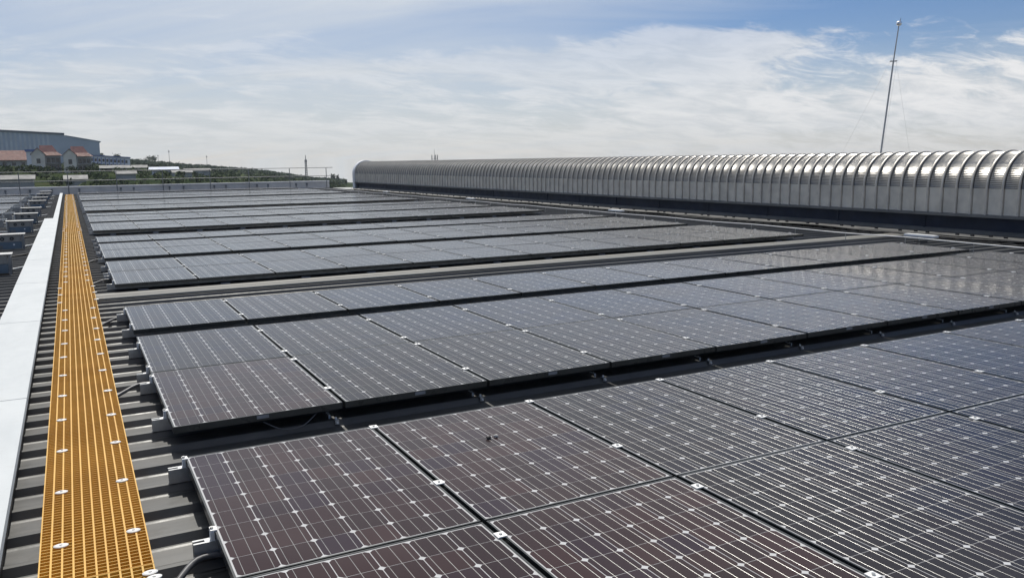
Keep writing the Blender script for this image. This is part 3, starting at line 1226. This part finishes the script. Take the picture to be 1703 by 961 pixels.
def build_vent():
    t = thing('ridge_ventilator', 'long silver barrel-topped ridge ventilator with arched ribs', 'roof ventilator', (15.7, 18, ROOF_Z))
    ox, oy, oz = 15.7, 18.0, ROOF_Z
    p = 0.309
    rad, zc = 0.69, 0.82 - oz
    z0 = 0.31 - oz
    prof = [(q, -0.13 * q + 0.60 * q * q) for q in (0.0, 0.03, 0.06, 0.09, 0.12, 0.155, 0.19, 0.215, 0.232)] + [(0.234, -0.016), (0.246, -0.016), (0.2475, 0.006), (0.256, 0.046), (0.284, 0.046), (0.298, 0.002), (p, 0.0)]
    prof = [q for q in prof if not 0.25 < q[0] < 0.30]
    n = len(prof)
    rows = []
    for z in (z0, zc - 0.002):
        rows.append([(-rad - q[1], q[0], z) for q in prof])
    N = 124
    for i in range(N + 1):
        a = math.pi * (i // 2 + (0.38 if i % 2 else 0.0)) / (N // 2)
        if a > math.pi / 2:
            a = math.pi * (i // 2 + (0.62 if i % 2 else 0.0)) / (N // 2)
            cr = 0.0 if i % 2 == 0 else 0.0085
            cr = 0.0085 - cr
        else:
            cr = 0.0085 if i % 2 else 0.0
        cr *= 0.95
        ring = []
        for q in prof:
            flat = 0.0 if q[0] > 0.25 else 1.0
            r = rad + q[1] + cr * flat
            ring.append((-r * math.cos(a), q[0], zc + r * math.sin(a)))
        rows.append(ring)
    for z in (zc - 0.002, z0):
        rows.append([(rad + q[1], q[0], z) for q in prof])
    v = [q for r in rows for q in r]
    f = []
    for i in range(len(rows) - 1):
        for j in range(n - 1):
            f.append((i * n + j, i * n + j + 1, (i + 1) * n + j + 1, (i + 1) * n + j))
    mb = MB()
    wall = [g for g in f if g[0] < n - 1 or g[0] >= (len(rows) - 2) * n]
    mb.mesh_part(v, [g for g in f if not (g[0] < n - 1 or g[0] >= (len(rows) - 2) * n)], 'galvanised_ventilator')
    mb.mesh_part(v, wall, 'pale_wall_sheet')
    # rounded standing rib over each joint
    rp = [(0.247, 0.0), (0.252, 0.030), (0.257, 0.035), (0.283, 0.035), (0.289, 0.030), (0.296, 0.0)]
    rr = [[(-rad - q[1], q[0], z) for q in rp] for z in (z0, zc - 0.002)]
    for i in range(41):
        a = math.pi * i / 40
        rr.append([(-(rad + q[1]) * math.cos(a), q[0], zc + (rad + q[1]) * math.sin(a)) for q in rp])
    rr += [[(rad + q[1], q[0], z) for q in rp] for z in (zc - 0.002, z0)]
    m9 = len(rp)
    mb.mesh_part([q for r in rr for q in r], [(i * m9 + j, i * m9 + j + 1, (i + 1) * m9 + j + 1, (i + 1) * m9 + j) for i in range(len(rr) - 1) for j in range(m9 - 1)], 'rib_capping')
    me = mb.mesh('arched_sheet')
    y = -9.0
    while y < 45.0:
        link('arched_sheet', me, t, (0, y - oy, 0))
        y += p
    ye = y - oy
    ys = -9.0 - oy
    mb = MB()
    mb.box(-0.60, 0.60, ys, ye - 0.02, 0.02, z0 + 0.02, 'navy_cladding')
    yy = ys + 0.4
    while yy < ye - 0.3:
        mb.box(-0.612, -0.6005, yy, yy + 0.05, 0.03, z0 - 0.03, 'navy_cladding')
        yy += 2.2
    mb.build('fascia', t)
    mb = MB()
    mb.extrude_y([(-0.775, z0 - 0.040), (-0.765, z0 - 0.030), (-0.765, z0 + 0.010), (-0.66, z0 + 0.020), (-0.66, z0 + 0.016), (-0.775, z0 + 0.006)], ys, ye - 0.01, 'pale_flashing')
    mb.build('drip_edge', t)
    mb = MB()
    mb.extrude_y([(-1.14, 0.072), (-0.66, 0.096), (-0.603, 0.16), (-0.601, 0.16), (-0.655, 0.090), (-1.14, 0.066)], ys, ye + 0.4, 'pale_flashing')
    mb.build('base_flashing', t)
    me2 = MB()
    me2.box(-0.018, 0.018, -0.03, 0.03, 0.0, 0.030, 'black_rubber')
    mec = me2.mesh('flashing_clip')
    yy = ys + 0.2
    while yy < ye:
        link('flashing_clip', mec, t, (-0.98 + random.uniform(-.05, .05), yy, 0.079))
        yy += PITCH * (1 if random.random() < 0.5 else 2)
    # far end cap with a bright arched rim
    mb = MB()
    N = 40
    ri, ro = 0.67, 0.785
    pts_o = [(-ro, z0 - 0.45)] + [(-ro * math.cos(math.pi * i / N), zc + ro * math.sin(math.pi * i / N)) for i in range(N + 1)] + [(ro, z0 - 0.45)]
    pts_i = [(-ri, z0 - 0.45)] + [(-ri * math.cos(math.pi * i / N), zc + ri * math.sin(math.pi * i / N)) for i in range(N + 1)] + [(ri, z0 - 0.45)]
    m = len(pts_o)
    y0, y1 = ye + 0.002, ye + 0.35
    vv = [(q[0], y0, q[1]) for q in pts_o] + [(q[0], y0, q[1]) for q in pts_i] + [(q[0], y1, q[1]) for q in pts_o] + [(q[0], y1, q[1]) for q in pts_i]
    ff = []
    for i in range(m - 1):
        ff += [(i, i + 1, m + i + 1, m + i), (2 * m + i, 3 * m + i, 3 * m + i + 1, 2 * m + i + 1), (i, 2 * m + i, 2 * m + i + 1, i + 1)]
    mb.mesh_part(vv, ff, 'white_cap')
    mb.mesh_part([(q[0], y1 - 0.01, q[1]) for q in pts_i], [tuple(range(m))], 'white_cap')
    mb.build('end_cap', t)


build_vent()

# lightning conductor wire on short posts, beside the ends of the rows
wt_ = thing('earthing_strip', 'thin white earthing strip on little posts between panel ends and ventilator', 'wire', (12.42, 0, ROOF_Z))
mb = MB()
pts = [(0.02 * math.sin(i * 1.7), -6 + i * 1.25, 0.195 + 0.008 * math.sin(i * 2.3)) for i in range(42)]
mb.tube(smooth_path(pts, 3), 0.009, 'white_sign', 6)
mb.build('strip', wt_)
pm = MB()
pm.tube([(0, 0, 0.0), (0, 0, 0.19)], 0.006, 'steel_bolt', 6)
pmm = pm.mesh('post')
for i in range(0, 42, 1):
    link('post', pmm, wt_, pts[i][:2] + (0.0,))
pts = [(14.30 + 0.16 * math.sin(i * 0.9) + 0.08 * math.sin(i * 2.1), -5 + i * 0.9, ROOF_Z + 0.078) for i in range(54)]
cable(pts, 0.016, 'black_rubber', 'cable', 'long black cable snaking along the foot of the ventilator', 'cable')

# white bars on short stands near the ventilator
bar0 = None
for i, (x, yy, lab) in enumerate([(13.05, 5.4, 'white bar on a short stand near the right edge of the photo'), (13.2, 15.1, 'white bar on a short stand, second from the right'),
                                  (13.3, 25.0, 'white bar on a short stand, third from the right'), (13.4, 35.0, 'white bar on a short stand, farthest towards the ventilator end')]):
    loc = (x, yy, ROOF_Z)
    if bar0 is None:
        bar0 = thing('cleaning_nozzle', lab, 'bar', loc, 'white bars near the ventilator')
        mb = MB()
        mb.box(-0.07, 0.07, -0.30, 0.30, 0.165, 0.205, 'white_sign')
        mb.build('bar', bar0)
        mb = MB()
        mb.tube([(0.0, 0.03, 0.0), (0.0, 0.03, 0.1645)], 0.012, 'steel_bolt', 8)
        mb.tube([(0.06, 0.10, 0.0), (0.02, 0.06, 0.1645)], 0.008, 'steel_bolt', 6)
        mb.build('stand', bar0)
        mb = MB()
        mb.box(-0.05, 0.05, -0.10, 0.10, 0.068, 0.085, 'black_rubber')
        mb.build('base', bar0)
    else:
        copy_thing(bar0, lab, loc)

# ------------------------------------------------------------------ lightning pole behind the ventilator
lp = thing('lightning_rod', 'tall leaning lightning rod with a shiny ball tip behind the ventilator', 'lightning rod', (16.78, 9.47, ROOF_Z))
A0, A1, A2 = Vector((0, 0, 0)), Vector((0.485, 0, 3.84)), Vector((0.605, 0, 4.66))
mb = MB()
mb.tube([A0, A1], 0.024, 'rod_steel', 10, True, 0.019)
mb.tube([A1, A2], 0.016, 'rod_steel', 10, True, 0.012)
mb.build('pole', lp)
mb = MB()
mb.box(-0.12, 0.12, -0.12, 0.12, -0.03, 0.02, 'dull_zinc')
mb.build('base_plate', lp)
mb = MB()
mb.tube([A1 + Vector((-0.10, 0.0, 0)), A1 + Vector((0.10, 0.0, 0))], 0.010, 'rail_steel', 6)
mb.tube([A1 + Vector((0, -0.10, 0)), A1 + Vector((0, 0.10, 0))], 0.010, 'rail_steel', 6)
mb.build('guy_ring', lp)
bm = bmesh.new()
bmesh.ops.create_uvsphere(bm, u_segments=16, v_segments=10, radius=0.062)
for f in bm.faces:
    f.smooth = True
me = bpy.data.meshes.new('ball')
bm.to_mesh(me)
bm.free()
me.materials.append(MATS['chrome_ball'])
link('ball', me, lp, A2 + Vector((0.005, 0, 0.055)))
mb = MB()
mb.tube([A2 + Vector((0.03, 0, 0.085)), A2 + Vector((0.06, 0, 0.19))], 0.012, 'rail_steel', 6, True, 0.003)
mb.build('spike', lp)
for a, d in ((Vector((-0.10, 0, 0)), Vector((-0.10, 1.9, 0.0))), (Vector((0.10, 0, 0)), Vector((1.05, -0.55, 0.0))), (Vector((0, -0.10, 0)), Vector((1.7, 1.35, 0.0)))):
    mb = MB()
    mb.tube([A1 + a, d], 0.0015, 'rod_steel', 5)
    mb.build('guy_wire', lp)

# ------------------------------------------------------------------ far parapet and railing
pw = thing('parapet', 'grey rendered parapet along the far roof edge with pale coping', 'parapet', (2, 50.7, ROOF_Z))
mb = MB()
mb.box(-26, 12.9, -0.12, 0.12, 0.0, 0.41, 'parapet_render')
mb.build('wall', pw)
mb = MB()
x = -26.0
while x < 12.8:
    x1 = min(x + 3.0, 12.9)
    mb.box(x, x1 - 0.006, -0.17, 0.17, 0.412, 0.475, 'parapet_coping')
    x = x1
mb.build('coping', pw)
bk = MB()
bk.box(-0.05, 0.05, -0.19, -0.122, 0.22, 0.34, 'rail_steel')
bk.box(-0.02, 0.02, -0.16, -0.122, 0.10, 0.219, 'rail_steel')
bkm = bk.mesh('bracket')
for xx in (-5.6, -4.4, -3.3, -1.9, 0.3, 1.0, 3.0, 3.8, 5.6, 6.3, 8.2, 8.9, 10.7, 11.4):
    link('bracket', bkm, pw, (xx, 0, 0))
rl = thing('railing', 'thin grey steel railing with two bars along the far parapet', 'railing', (0, 50.35, ROOF_Z))
for z in (0.80, 1.33):
    mb = MB()
    mb.tube([(-26, 0, z), (15.1, 0, z)], 0.019, 'rail_steel', 8)
    mb.build('rail', rl)
pm = MB()
pm.tube([(0, 0, 0.0), (0, 0, 1.305)], 0.024, 'rail_steel', 8)
pm.box(-0.07, 0.07, -0.07, 0.07, 0.002, 0.014, 'rail_steel')
pmm = pm.mesh('post')
for xx in [-2.88 - 2.5 * i for i in range(9, 0, -1)] + [-2.88, -0.44, 2.1, 4.63, 7.35, 9.69, 12.26, 14.66]:
    link('post', pmm, rl, (xx, 0, 0))

# ------------------------------------------------------------------ buildings beyond


def prism_y(mb, pts, y0, y1, mat):
    mb.extrude_y(pts, y0, y1, mat)


wh = thing('warehouse', 'large blue-grey warehouse with sloping roof behind the red-roofed houses', 'warehouse', (-20, 420, 0))
bz = ground_z(0, 420) - 1.0
mb = MB()
pts = [(33.1, bz), (33.3, 12.35), (19.6, 15.0), (19.5, 15.5), (-40, 18.6), (-40, bz)]
mb.extrude_y(pts, 0, 70, 'warehouse_cladding')
o = mb.build('wall', wh)
fix_normals(o)
mb = MB()
mb.extrude_y([(19.6, 15.55), (-40.2, 18.65), (-40.2, 19.5), (19.6, 16.2)], -0.8, 70.5, 'warehouse_edge')
o = mb.build('roof', wh)
fix_normals(o)
mb = MB()
mb.extrude_y([(33.9, 12.25), (19.75, 15.05), (19.75, 15.3), (33.9, 12.6)], -0.5, 70.4, 'warehouse_cladding')
o = mb.build('roof', wh)
fix_normals(o)
seam = MB()
seam.box(-0.42, 0.42, -0.15, -0.002, 0, 1, 'warehouse_strip')
sm = seam.mesh('wall_seam')
for i in range(26):
    x = -8 + i * 1.75
    if x > 13:
        continue
    top = (18.6 + (15.5 - 18.6) * (x + 40) / 59.5) if x < 19.5 else (15.0 + (12.35 - 15.0) * (x - 19.6) / 13.7)
    o = link('wall_seam', sm, wh, (x, 0, bz))
    o.scale.z = top - bz - 0.15


def make_house(label, loc):
    t = thing('house', label, 'house', loc, 'red-roofed houses before the warehouse')
    mb = MB()
    mb.box(0, 7.0, 3.0, 9.0, -1.0, 4.05, 'grey_wall')
    mb.extrude_y([(0.0, -1.0), (0.0, 4.5), (1.6, 6.05), (3.2, 4.5), (3.2, -1.0)], 0, 2.998, 'cream_render')
    o = mb.build('wall', t)
    fix_normals(o)
    mb = MB()
    mb.mesh_part([(3.0, 2.4, 4.1), (7.6, 2.4, 4.1), (6.3, 4.1, 5.1), (3.0, 4.1, 5.1), (7.6, 9.4, 4.1), (6.3, 8.0, 5.1), (3.0, 9.4, 4.1), (3.0, 8.0, 5.1), (-0.3, 9.4, 4.1), (-0.3, 3.2, 4.1)],
                 [(0, 1, 2, 3), (1, 4, 5, 2), (4, 6, 7, 5), (7, 3, 2, 5), (6, 8, 9, 0, 3, 7), (0, 9, 8, 6, 4, 1)], 'orange_tile')
    mb.mesh_part([(2.0, 4.0, 5.0), (6.4, 4.0, 5.0), (5.2, 6.0, 6.95), (2.0, 6.0, 6.95), (6.4, 8.0, 5.0), (2.0, 8.0, 5.0)],
                 [(0, 1, 2, 3), (1, 4, 2), (4, 5, 3, 2), (5, 0, 3), (0, 5, 4, 1)], 'red_tile')
    mb.extrude_y([(-0.25, 4.40), (1.6, 6.20), (3.45, 4.40), (3.45, 4.28), (1.6, 6.06), (-0.25, 4.28)], -0.3, 5.4, 'red_tile')
    mb.build('roof', t)
    wm = MB()
    wm.box(-0.45, 0.45, -0.06, -0.005, -0.65, 0.65, 'window_glass')
    wmesh = wm.mesh('window')
    for x, z, y in ((1.65, 2.6, 0.0), (1.65, 0.6, 0.0), (4.1, 2.8, 3.0), (5.2, 2.8, 3.0), (6.3, 2.8, 3.0), (4.1, 0.8, 3.0), (5.2, 0.8, 3.0), (6.3, 0.8, 3.0)):
        link('window', wmesh, t, (x, y, z))
    mb = MB()
    mb.box(3.32, 7.5, 2.5, 2.998, 1.75, 1.92, 'concrete_pale')
    mb.build('balcony', t)
    return t


h0 = make_house('left cream house with red tiled roof below the warehouse', (-8.9, 260, 0.5))
copy_thing(h0, 'right cream house with red tiled roof beside the white block', (-1.2, 260, 0.2))

rh = thing('long_house', 'low house with long salmon tiled roof at the left edge', 'house', (-20, 300, 2.0))
mb = MB()
mb.box(-14, 9.6, 0, 9, -3, 2.0, 'grey_wall')
mb.build('wall', rh)
mb = MB()
mb.extrude_x([(-0.6, 1.7), (4.5, 4.75), (9.6, 1.7), (9.6, 1.5), (4.5, 4.5), (-0.6, 1.5)], -14.4, 10.0, 'orange_tile')
o = mb.build('roof', rh)
fix_normals(o)
wm = MB()
wm.box(-0.5, 0.5, -0.06, -0.005, -0.5, 0.5, 'window_glass')
wmesh = wm.mesh('window')
for i in range(8):
    link('window', wmesh, rh, (-10 + i * 2.5, 0, 0.5))

kb = thing('blue_kiosk', 'small white hut with flat blue roof between the salmon roof and the left cream house', 'hut', (-9.4, 285, 2.4))
mb = MB()
mb.box(-1.5, 1.6, 0, 3, -2.5, 3.6, 'white_wall')
mb.build('wall', kb)
mb = MB()
mb.box(-1.8, 2.0, -0.4, 3.4, 3.61, 4.3, 'blue_trim')
mb.build('roof', kb)

bb = thing('dormitory', 'white and blue block with two rows of dark windows beside the hill', 'building', (7.4, 360, 0.0))
mb = MB()
mb.extrude_y([(0, -2.0), (0, 5.6), (14.3, 4.5), (14.3, -2.0)], 0, 8, 'white_wall')
o = mb.build('wall', bb)
fix_normals(o)
mb = MB()
mb.extrude_y([(-0.3, 5.62), (-0.3, 6.0), (14.6, 4.85), (14.6, 4.5)], -0.5, 8.3, 'blue_trim')
o = mb.build('roof', bb)
fix_normals(o)
mb = MB()
mb.extrude_y([(0, 0.95), (0, 1.35), (14.3, 0.75), (14.3, 0.35)], -0.10, -0.005, 'blue_trim')
mb.build('blue_band', bb)
wm = MB()
wm.box(-0.36, 0.36, -0.08, -0.005, -0.55, 0.55, 'window_glass')
wmesh = wm.mesh('window')
pm2 = MB()
pm2.box(-0.13, 0.13, -0.09, -0.005, -0.9, 0.9, 'blue_trim')
pmesh = pm2.mesh('pilaster')
for i in range(10):
    x = 0.8 + i * 1.35
    dz = -1.1 * x / 14.3
    link('window', wmesh, bb, (x, 0, 4.1 + dz))
    link('window', wmesh, bb, (x, 0, 2.25 + dz))
    if i < 9:
        link('pilaster', pmesh, bb, (x + 0.675, 0, 4.1 + dz))
        link('pilaster', pmesh, bb, (x + 0.675, 0, 2.25 + dz))

sh = thing('shed', 'long low shed with blue roof at the foot of the wooded hill', 'shed', (38.5, 420, -4.8))
mb = MB()
mb.box(0, 18.5, 0, 10, -2, 1.0, 'grey_wall')
mb.build('wall', sh)
mb = MB()
mb.extrude_x([(-0.5, 0.95), (5, 3.3), (10.5, 0.95), (10.5, 0.8), (5, 3.1), (-0.5, 0.8)], -0.5, 19, 'blue_roof')
o = mb.build('roof', sh)
fix_normals(o)
rng = random.Random(11)
for i, (x, y, w, lab) in enumerate([(16, 300, 7, 'long low grey shed with pale roof below the white and blue block'), (27, 330, 9, 'long low pale-roofed shed right of the dark bushes'), (-13, 200, 6, 'low pale-roofed hut at the left edge under the salmon roof'),
                                         (13, 235, 2.2, 'tiny grey-roofed shed between the dark bushes and the long grey shed'), (34, 300, 3.0, 'small grey-roofed shed before the blue-roofed shed'),
                                         (48, 370, 5.0, 'low grey shed at the foot of the wooded hill, right of the blue roof'), (1.0, 200, 2.0, 'tiny grey-roofed hut below the right cream house')]):
    z = ground_z(x, y)
    t = thing('farm_shed', lab, 'shed', (x, y, z), 'low sheds beyond the parapet')
    mb = MB()
    mb.box(-w, w, 0, 5, -1, 1.6, 'grey_wall')
    mb.build('wall', t)
    mb = MB()
    mb.extrude_x([(-0.5, 1.62), (2.5, 2.5), (5.5, 1.62), (5.5, 1.52), (2.5, 2.35), (-0.5, 1.52)], -w - 0.4, w + 0.4, 'concrete_pale' if i != 1 else 'blue_roof')
    o = mb.build('roof', t)
    fix_normals(o)


def ground_strip(name, pts, w, mat, dz):
    mb = MB()
    v = []
    for (x, y) in pts:
        v.append((x, y - w / 2, ground_z(x, y - w / 2) + dz))
        v.append((x, y + w / 2, ground_z(x, y + w / 2) + dz))
    mb.mesh_part(v, [(2 * i, 2 * i + 2, 2 * i + 3, 2 * i + 1) for i in range(len(pts) - 1)], mat)
    return mb.build(name)


o = ground_strip('road', [(-30 + i * 3, 150 + 0.2 * i + 4 * math.sin(i * 0.2)) for i in range(34)], 4.5, 'concrete_pale', 0.25)
o['kind'] = 'structure'
for i, (xa, xb, yy, lab) in enumerate([(-16, -8.5, 230, 'low white garden wall below the left cream house'), (8, 26, 300, 'low white wall below the white and blue block')]):
    mb = MB()
    n = 8
    v = []
    for j in range(n + 1):
        x = xa + (xb - xa) * j / n
        z = ground_z(x, yy)
        v += [(x, yy, z - 0.5), (x, yy, z + 1.0), (x, yy + 0.3, z + 1.0), (x, yy + 0.3, z - 0.5)]
    f = []
    for j in range(n):
        for q in range(4):
            f.append((4 * j + q, 4 * j + 4 + q, 4 * j + 4 + (q + 1) % 4, 4 * j + (q + 1) % 4))
    f += [(0, 1, 2, 3), tuple(4 * n + q for q in (3, 2, 1, 0))]
    mb.mesh_part(v, f, 'white_wall')
    o = mb.build('garden_wall')
    tag(o, lab, 'wall')

# ------------------------------------------------------------------ trees, hill forest, shrubs


def leaf_cloud(mb, c, rx, ry, rz, n, size, mat, rg, clumps=7):
    cs = []
    for _ in range(clumps):
        a, e = rg.uniform(0, 6.28), rg.uniform(-0.6, 1.2)
        d = rg.uniform(0.25, 0.75)
        cs.append(Vector((math.cos(a) * math.cos(e) * rx * d, math.sin(a) * math.cos(e) * ry * d, math.sin(e) * rz * d)))
    for _ in range(n):
        q = rg.choice(cs)
        g = Vector((rg.gauss(0, 1) * rx, rg.gauss(0, 1) * ry, rg.gauss(0, 1) * rz)) * 0.24
        p = Vector(c) + q + g
        u = Vector((rg.gauss(0, 1), rg.gauss(0, 1), rg.gauss(0, 1))).normalized()
        w = u.orthogonal().normalized()
        s = size * rg.uniform(0.6, 1.3)
        mb.face([p - u * s, p + w * s * 0.7, p + u * s, p - w * s * 0.7], mat)


def tree(label, x, y, h, r, rg, group='trees beyond the parapet', mat='tree_leaf', n=260):
    z = ground_z(x, y)
    t = thing('tree', label, 'tree', (x, y, z), group)
    mb = MB()
    mb.tube([(0, 0, -0.3), (0.03 * h, 0, h * 0.35), (0.0, 0.02 * h, h * 0.75)], 0.045 * h * 0.6, 'bark', 7, True, 0.012 * h)
    for k in range(4):
        a = k * 1.6 + rg.uniform(0, 1)
        mb.tube([(0.02 * h, 0, h * (0.30 + 0.08 * k)), (math.cos(a) * r * 0.6, math.sin(a) * r * 0.6, h * (0.5 + 0.08 * k))], 0.012 * h, 'bark', 5, True, 0.004 * h)
    mb.build('trunk', t)
    mb = MB()
    leaf_cloud(mb, (0, 0, h * 0.62), r, r, h * 0.40, n, 0.085 * h, mat, rg, 9)
    mb.build('crown', t)
    return t


rg = random.Random(5)


def ridge_at(px_t, y=790):
    return px_t * y


for lab, tt, yy, h, r in [('round tree on the hill crest right beside the warehouse corner', 0.0325, 790, 8.0, 3.4), ('bushy tree on the hill crest above the white and blue block', 0.047, 790, 7.0, 4.2),
                          ('lone wide tree standing out on the hill crest', 0.081, 790, 8.0, 6.2),
                          ('tree beyond the railing near the ventilator end, larger of two', 0.2845, 690, 7.2, 2.4), ('tree beyond the railing near the ventilator end, smaller of two', 0.2905, 690, 6.4, 1.3)]:
    tree(lab, tt * yy, yy, h, r, rg, n=220)
for i, (x, y, h, r, lab) in enumerate([(6.4, 175, 3.0, 1.7, 'dark bushy tree below the white and blue block, left of a pair'), (8.9, 178, 3.4, 1.9, 'dark bushy tree below the white and blue block, right of a pair'),
                                       (-4.4, 235, 3.2, 2.2, 'dark tree in front of the left cream house'), (1.4, 238, 3.0, 2.4, 'dark tree in front of the right cream house'), (4.5, 240, 2.8, 1.8, 'small dark tree at the right corner of the right cream house'),
                                       (24.5, 190, 2.6, 2.6, 'broad dark bush right of the pair of dark trees'), (-13.5, 215, 3.0, 2.6, 'green tree in front of the salmon-roofed house'), (-10.0, 205, 2.4, 2.0, 'small green tree left of the cream houses')]):
    tree(lab, x, y, h, r, rg, n=240, mat='tree_leaf')

fo = MB()
for _ in range(4600):
    y = rg.uniform(470, 850)
    t = rg.uniform(0.018, 0.300)
    x = t * y
    if y < 520 and t < 0.10:
        continue
    h = rg.uniform(2.6, 3.8)
    leaf_cloud(fo, (x, y, ground_z(x, y) + h * 0.5), h * 0.5, h * 0.5, h * 0.5, 18, 0.75, 'forest_leaf', rg, 4)
o = fo.build('hill_forest')
o['kind'] = 'stuff'
tag(o, 'dark green wood covering the long hillside', 'wood')
sb = MB()
for _ in range(1250):
    y = rg.uniform(95, 460)
    t = rg.uniform(-0.10, 0.30)
    if rg.random() > 0.35 + 0.65 * (noise.noise(Vector((t * 40, y * 0.03, 1.0))) > 0):
        continue
    x = t * y
    h = rg.uniform(0.6, 2.0) * (0.7 + y / 500)
    leaf_cloud(sb, (x, y, ground_z(x, y) + h * 0.35), h * 1.2, h * 0.7, h * 0.5, 20, 0.34 * h, 'shrub_leaf', rg, 4)
o = sb.build('scrub')
o['kind'] = 'stuff'
tag(o, 'green scrub on the land beyond the parapet', 'scrub')

# ------------------------------------------------------------------ masts far away


def lattice(label, loc, h, w0, w1):
    t = thing('radio_mast', label, 'mast', loc)
    mb = MB()
    n = 9
    cor = [(-1, -1), (1, -1), (1, 1), (-1, 1)]
    def at(i, c):
        w = w0 + (w1 - w0) * i / n
        return Vector((c[0] * w, c[1] * w, h * 0.8 * i / n))
    for c in cor:
        mb.tube([at(0, c), at(n, c)], 0.16, 'mast_steel', 5)
    for i in range(n):
        for q in range(4):
            mb.tube([at(i, cor[q]), at(i + 1, cor[(q + 1) % 4])], 0.09, 'mast_steel', 4)
            mb.tube([at(i + 1, cor[q]), at(i, cor[(q + 1) % 4])], 0.09, 'mast_steel', 4)
    mb.build('lattice', t)
    mb = MB()
    mb.box(-0.8, 0.8, -0.8, 0.8, h * 0.72, h * 0.73, 'mast_steel')
    mb.build('platform', t)
    am = MB()
    am.box(-0.18, 0.18, -0.12, 0.12, -1.1, 1.1, 'mast_steel')
    amm = am.mesh('antenna')
    for k in range(5):
        a = k * 1.2566
        link('antenna', amm, t, (0.85 * math.cos(a), 0.85 * math.sin(a), h * 0.735 + 0.7))
    mb = MB()
    mb.tube([(0, 0, h * 0.8 + 0.01), (0, 0, h)], 0.35, 'mast_steel', 6, True, 0.25)
    mb.build('top_pole', t)


zb = ground_z(176.7, 700) - 0.5
lattice('pale lattice radio mast beyond the railing, left of the ventilator end', (176.7, 700, zb), 8.4 - zb, 0.85, 0.55)

am_ = thing('antenna_cluster', 'cluster of dark aerials showing above the far part of the ventilator', 'aerials', (126.5, 300, ground_z(126.5, 300)))
zb = ground_z(126.5, 300)
mb = MB()
mb.tube([(0, 0, 0), (0, 0, 3.8 - zb)], 0.20, 'mast_steel', 8, True, 0.13)
mb.tube([(0, 0, 3.8 - zb), (0, 0, 6.4 - zb)], 0.07, 'mast_steel', 6, True, 0.04)
mb.box(-1.4, 1.4, -0.05, 0.05, 2.65 - zb, 2.75 - zb, 'mast_steel')
mb.build('pole', am_)
pmm = MB()
pmm.box(-0.13, 0.13, -0.08, 0.08, -1.3, 1.2, 'mast_steel')
pmm = pmm.mesh('aerial')
for x in (-1.15, 0.42, 1.2):
    link('aerial', pmm, am_, (x, -0.15, 2.9 - zb))

for i, (tt, yy, h) in enumerate([(0.1005, 770, 14.0), (0.140, 770, 12.0), (0.089, 770, 9.0)]):
    x = tt * yy
    t = thing('utility_pole', ('thin utility pole on the hill crest, tallest of three', 'thin utility pole on the hill crest, farthest right of three', 'thin short utility pole on the hill crest, right of the lone wide tree')[i], 'pole', (x, yy, ground_z(x, yy)), 'utility poles on the hill crest')
    mb = MB()
    mb.tube([(0, 0, 0), (0, 0, h)], 0.16, 'mast_steel', 6)
    mb.build('shaft', t)
    mb = MB()
    mb.box(-0.6, 0.6, -0.12, 0.12, h * 0.88, h * 0.93, 'mast_steel')
    mb.build('crossarm', t)

# ------------------------------------------------------------------ thin air between here and the hill
hz = MB()
hz.box(-900, 1400, -700, 1250, -460, 60, 'haze_air')
hzo = hz.build('haze')
hzo['kind'] = 'stuff'
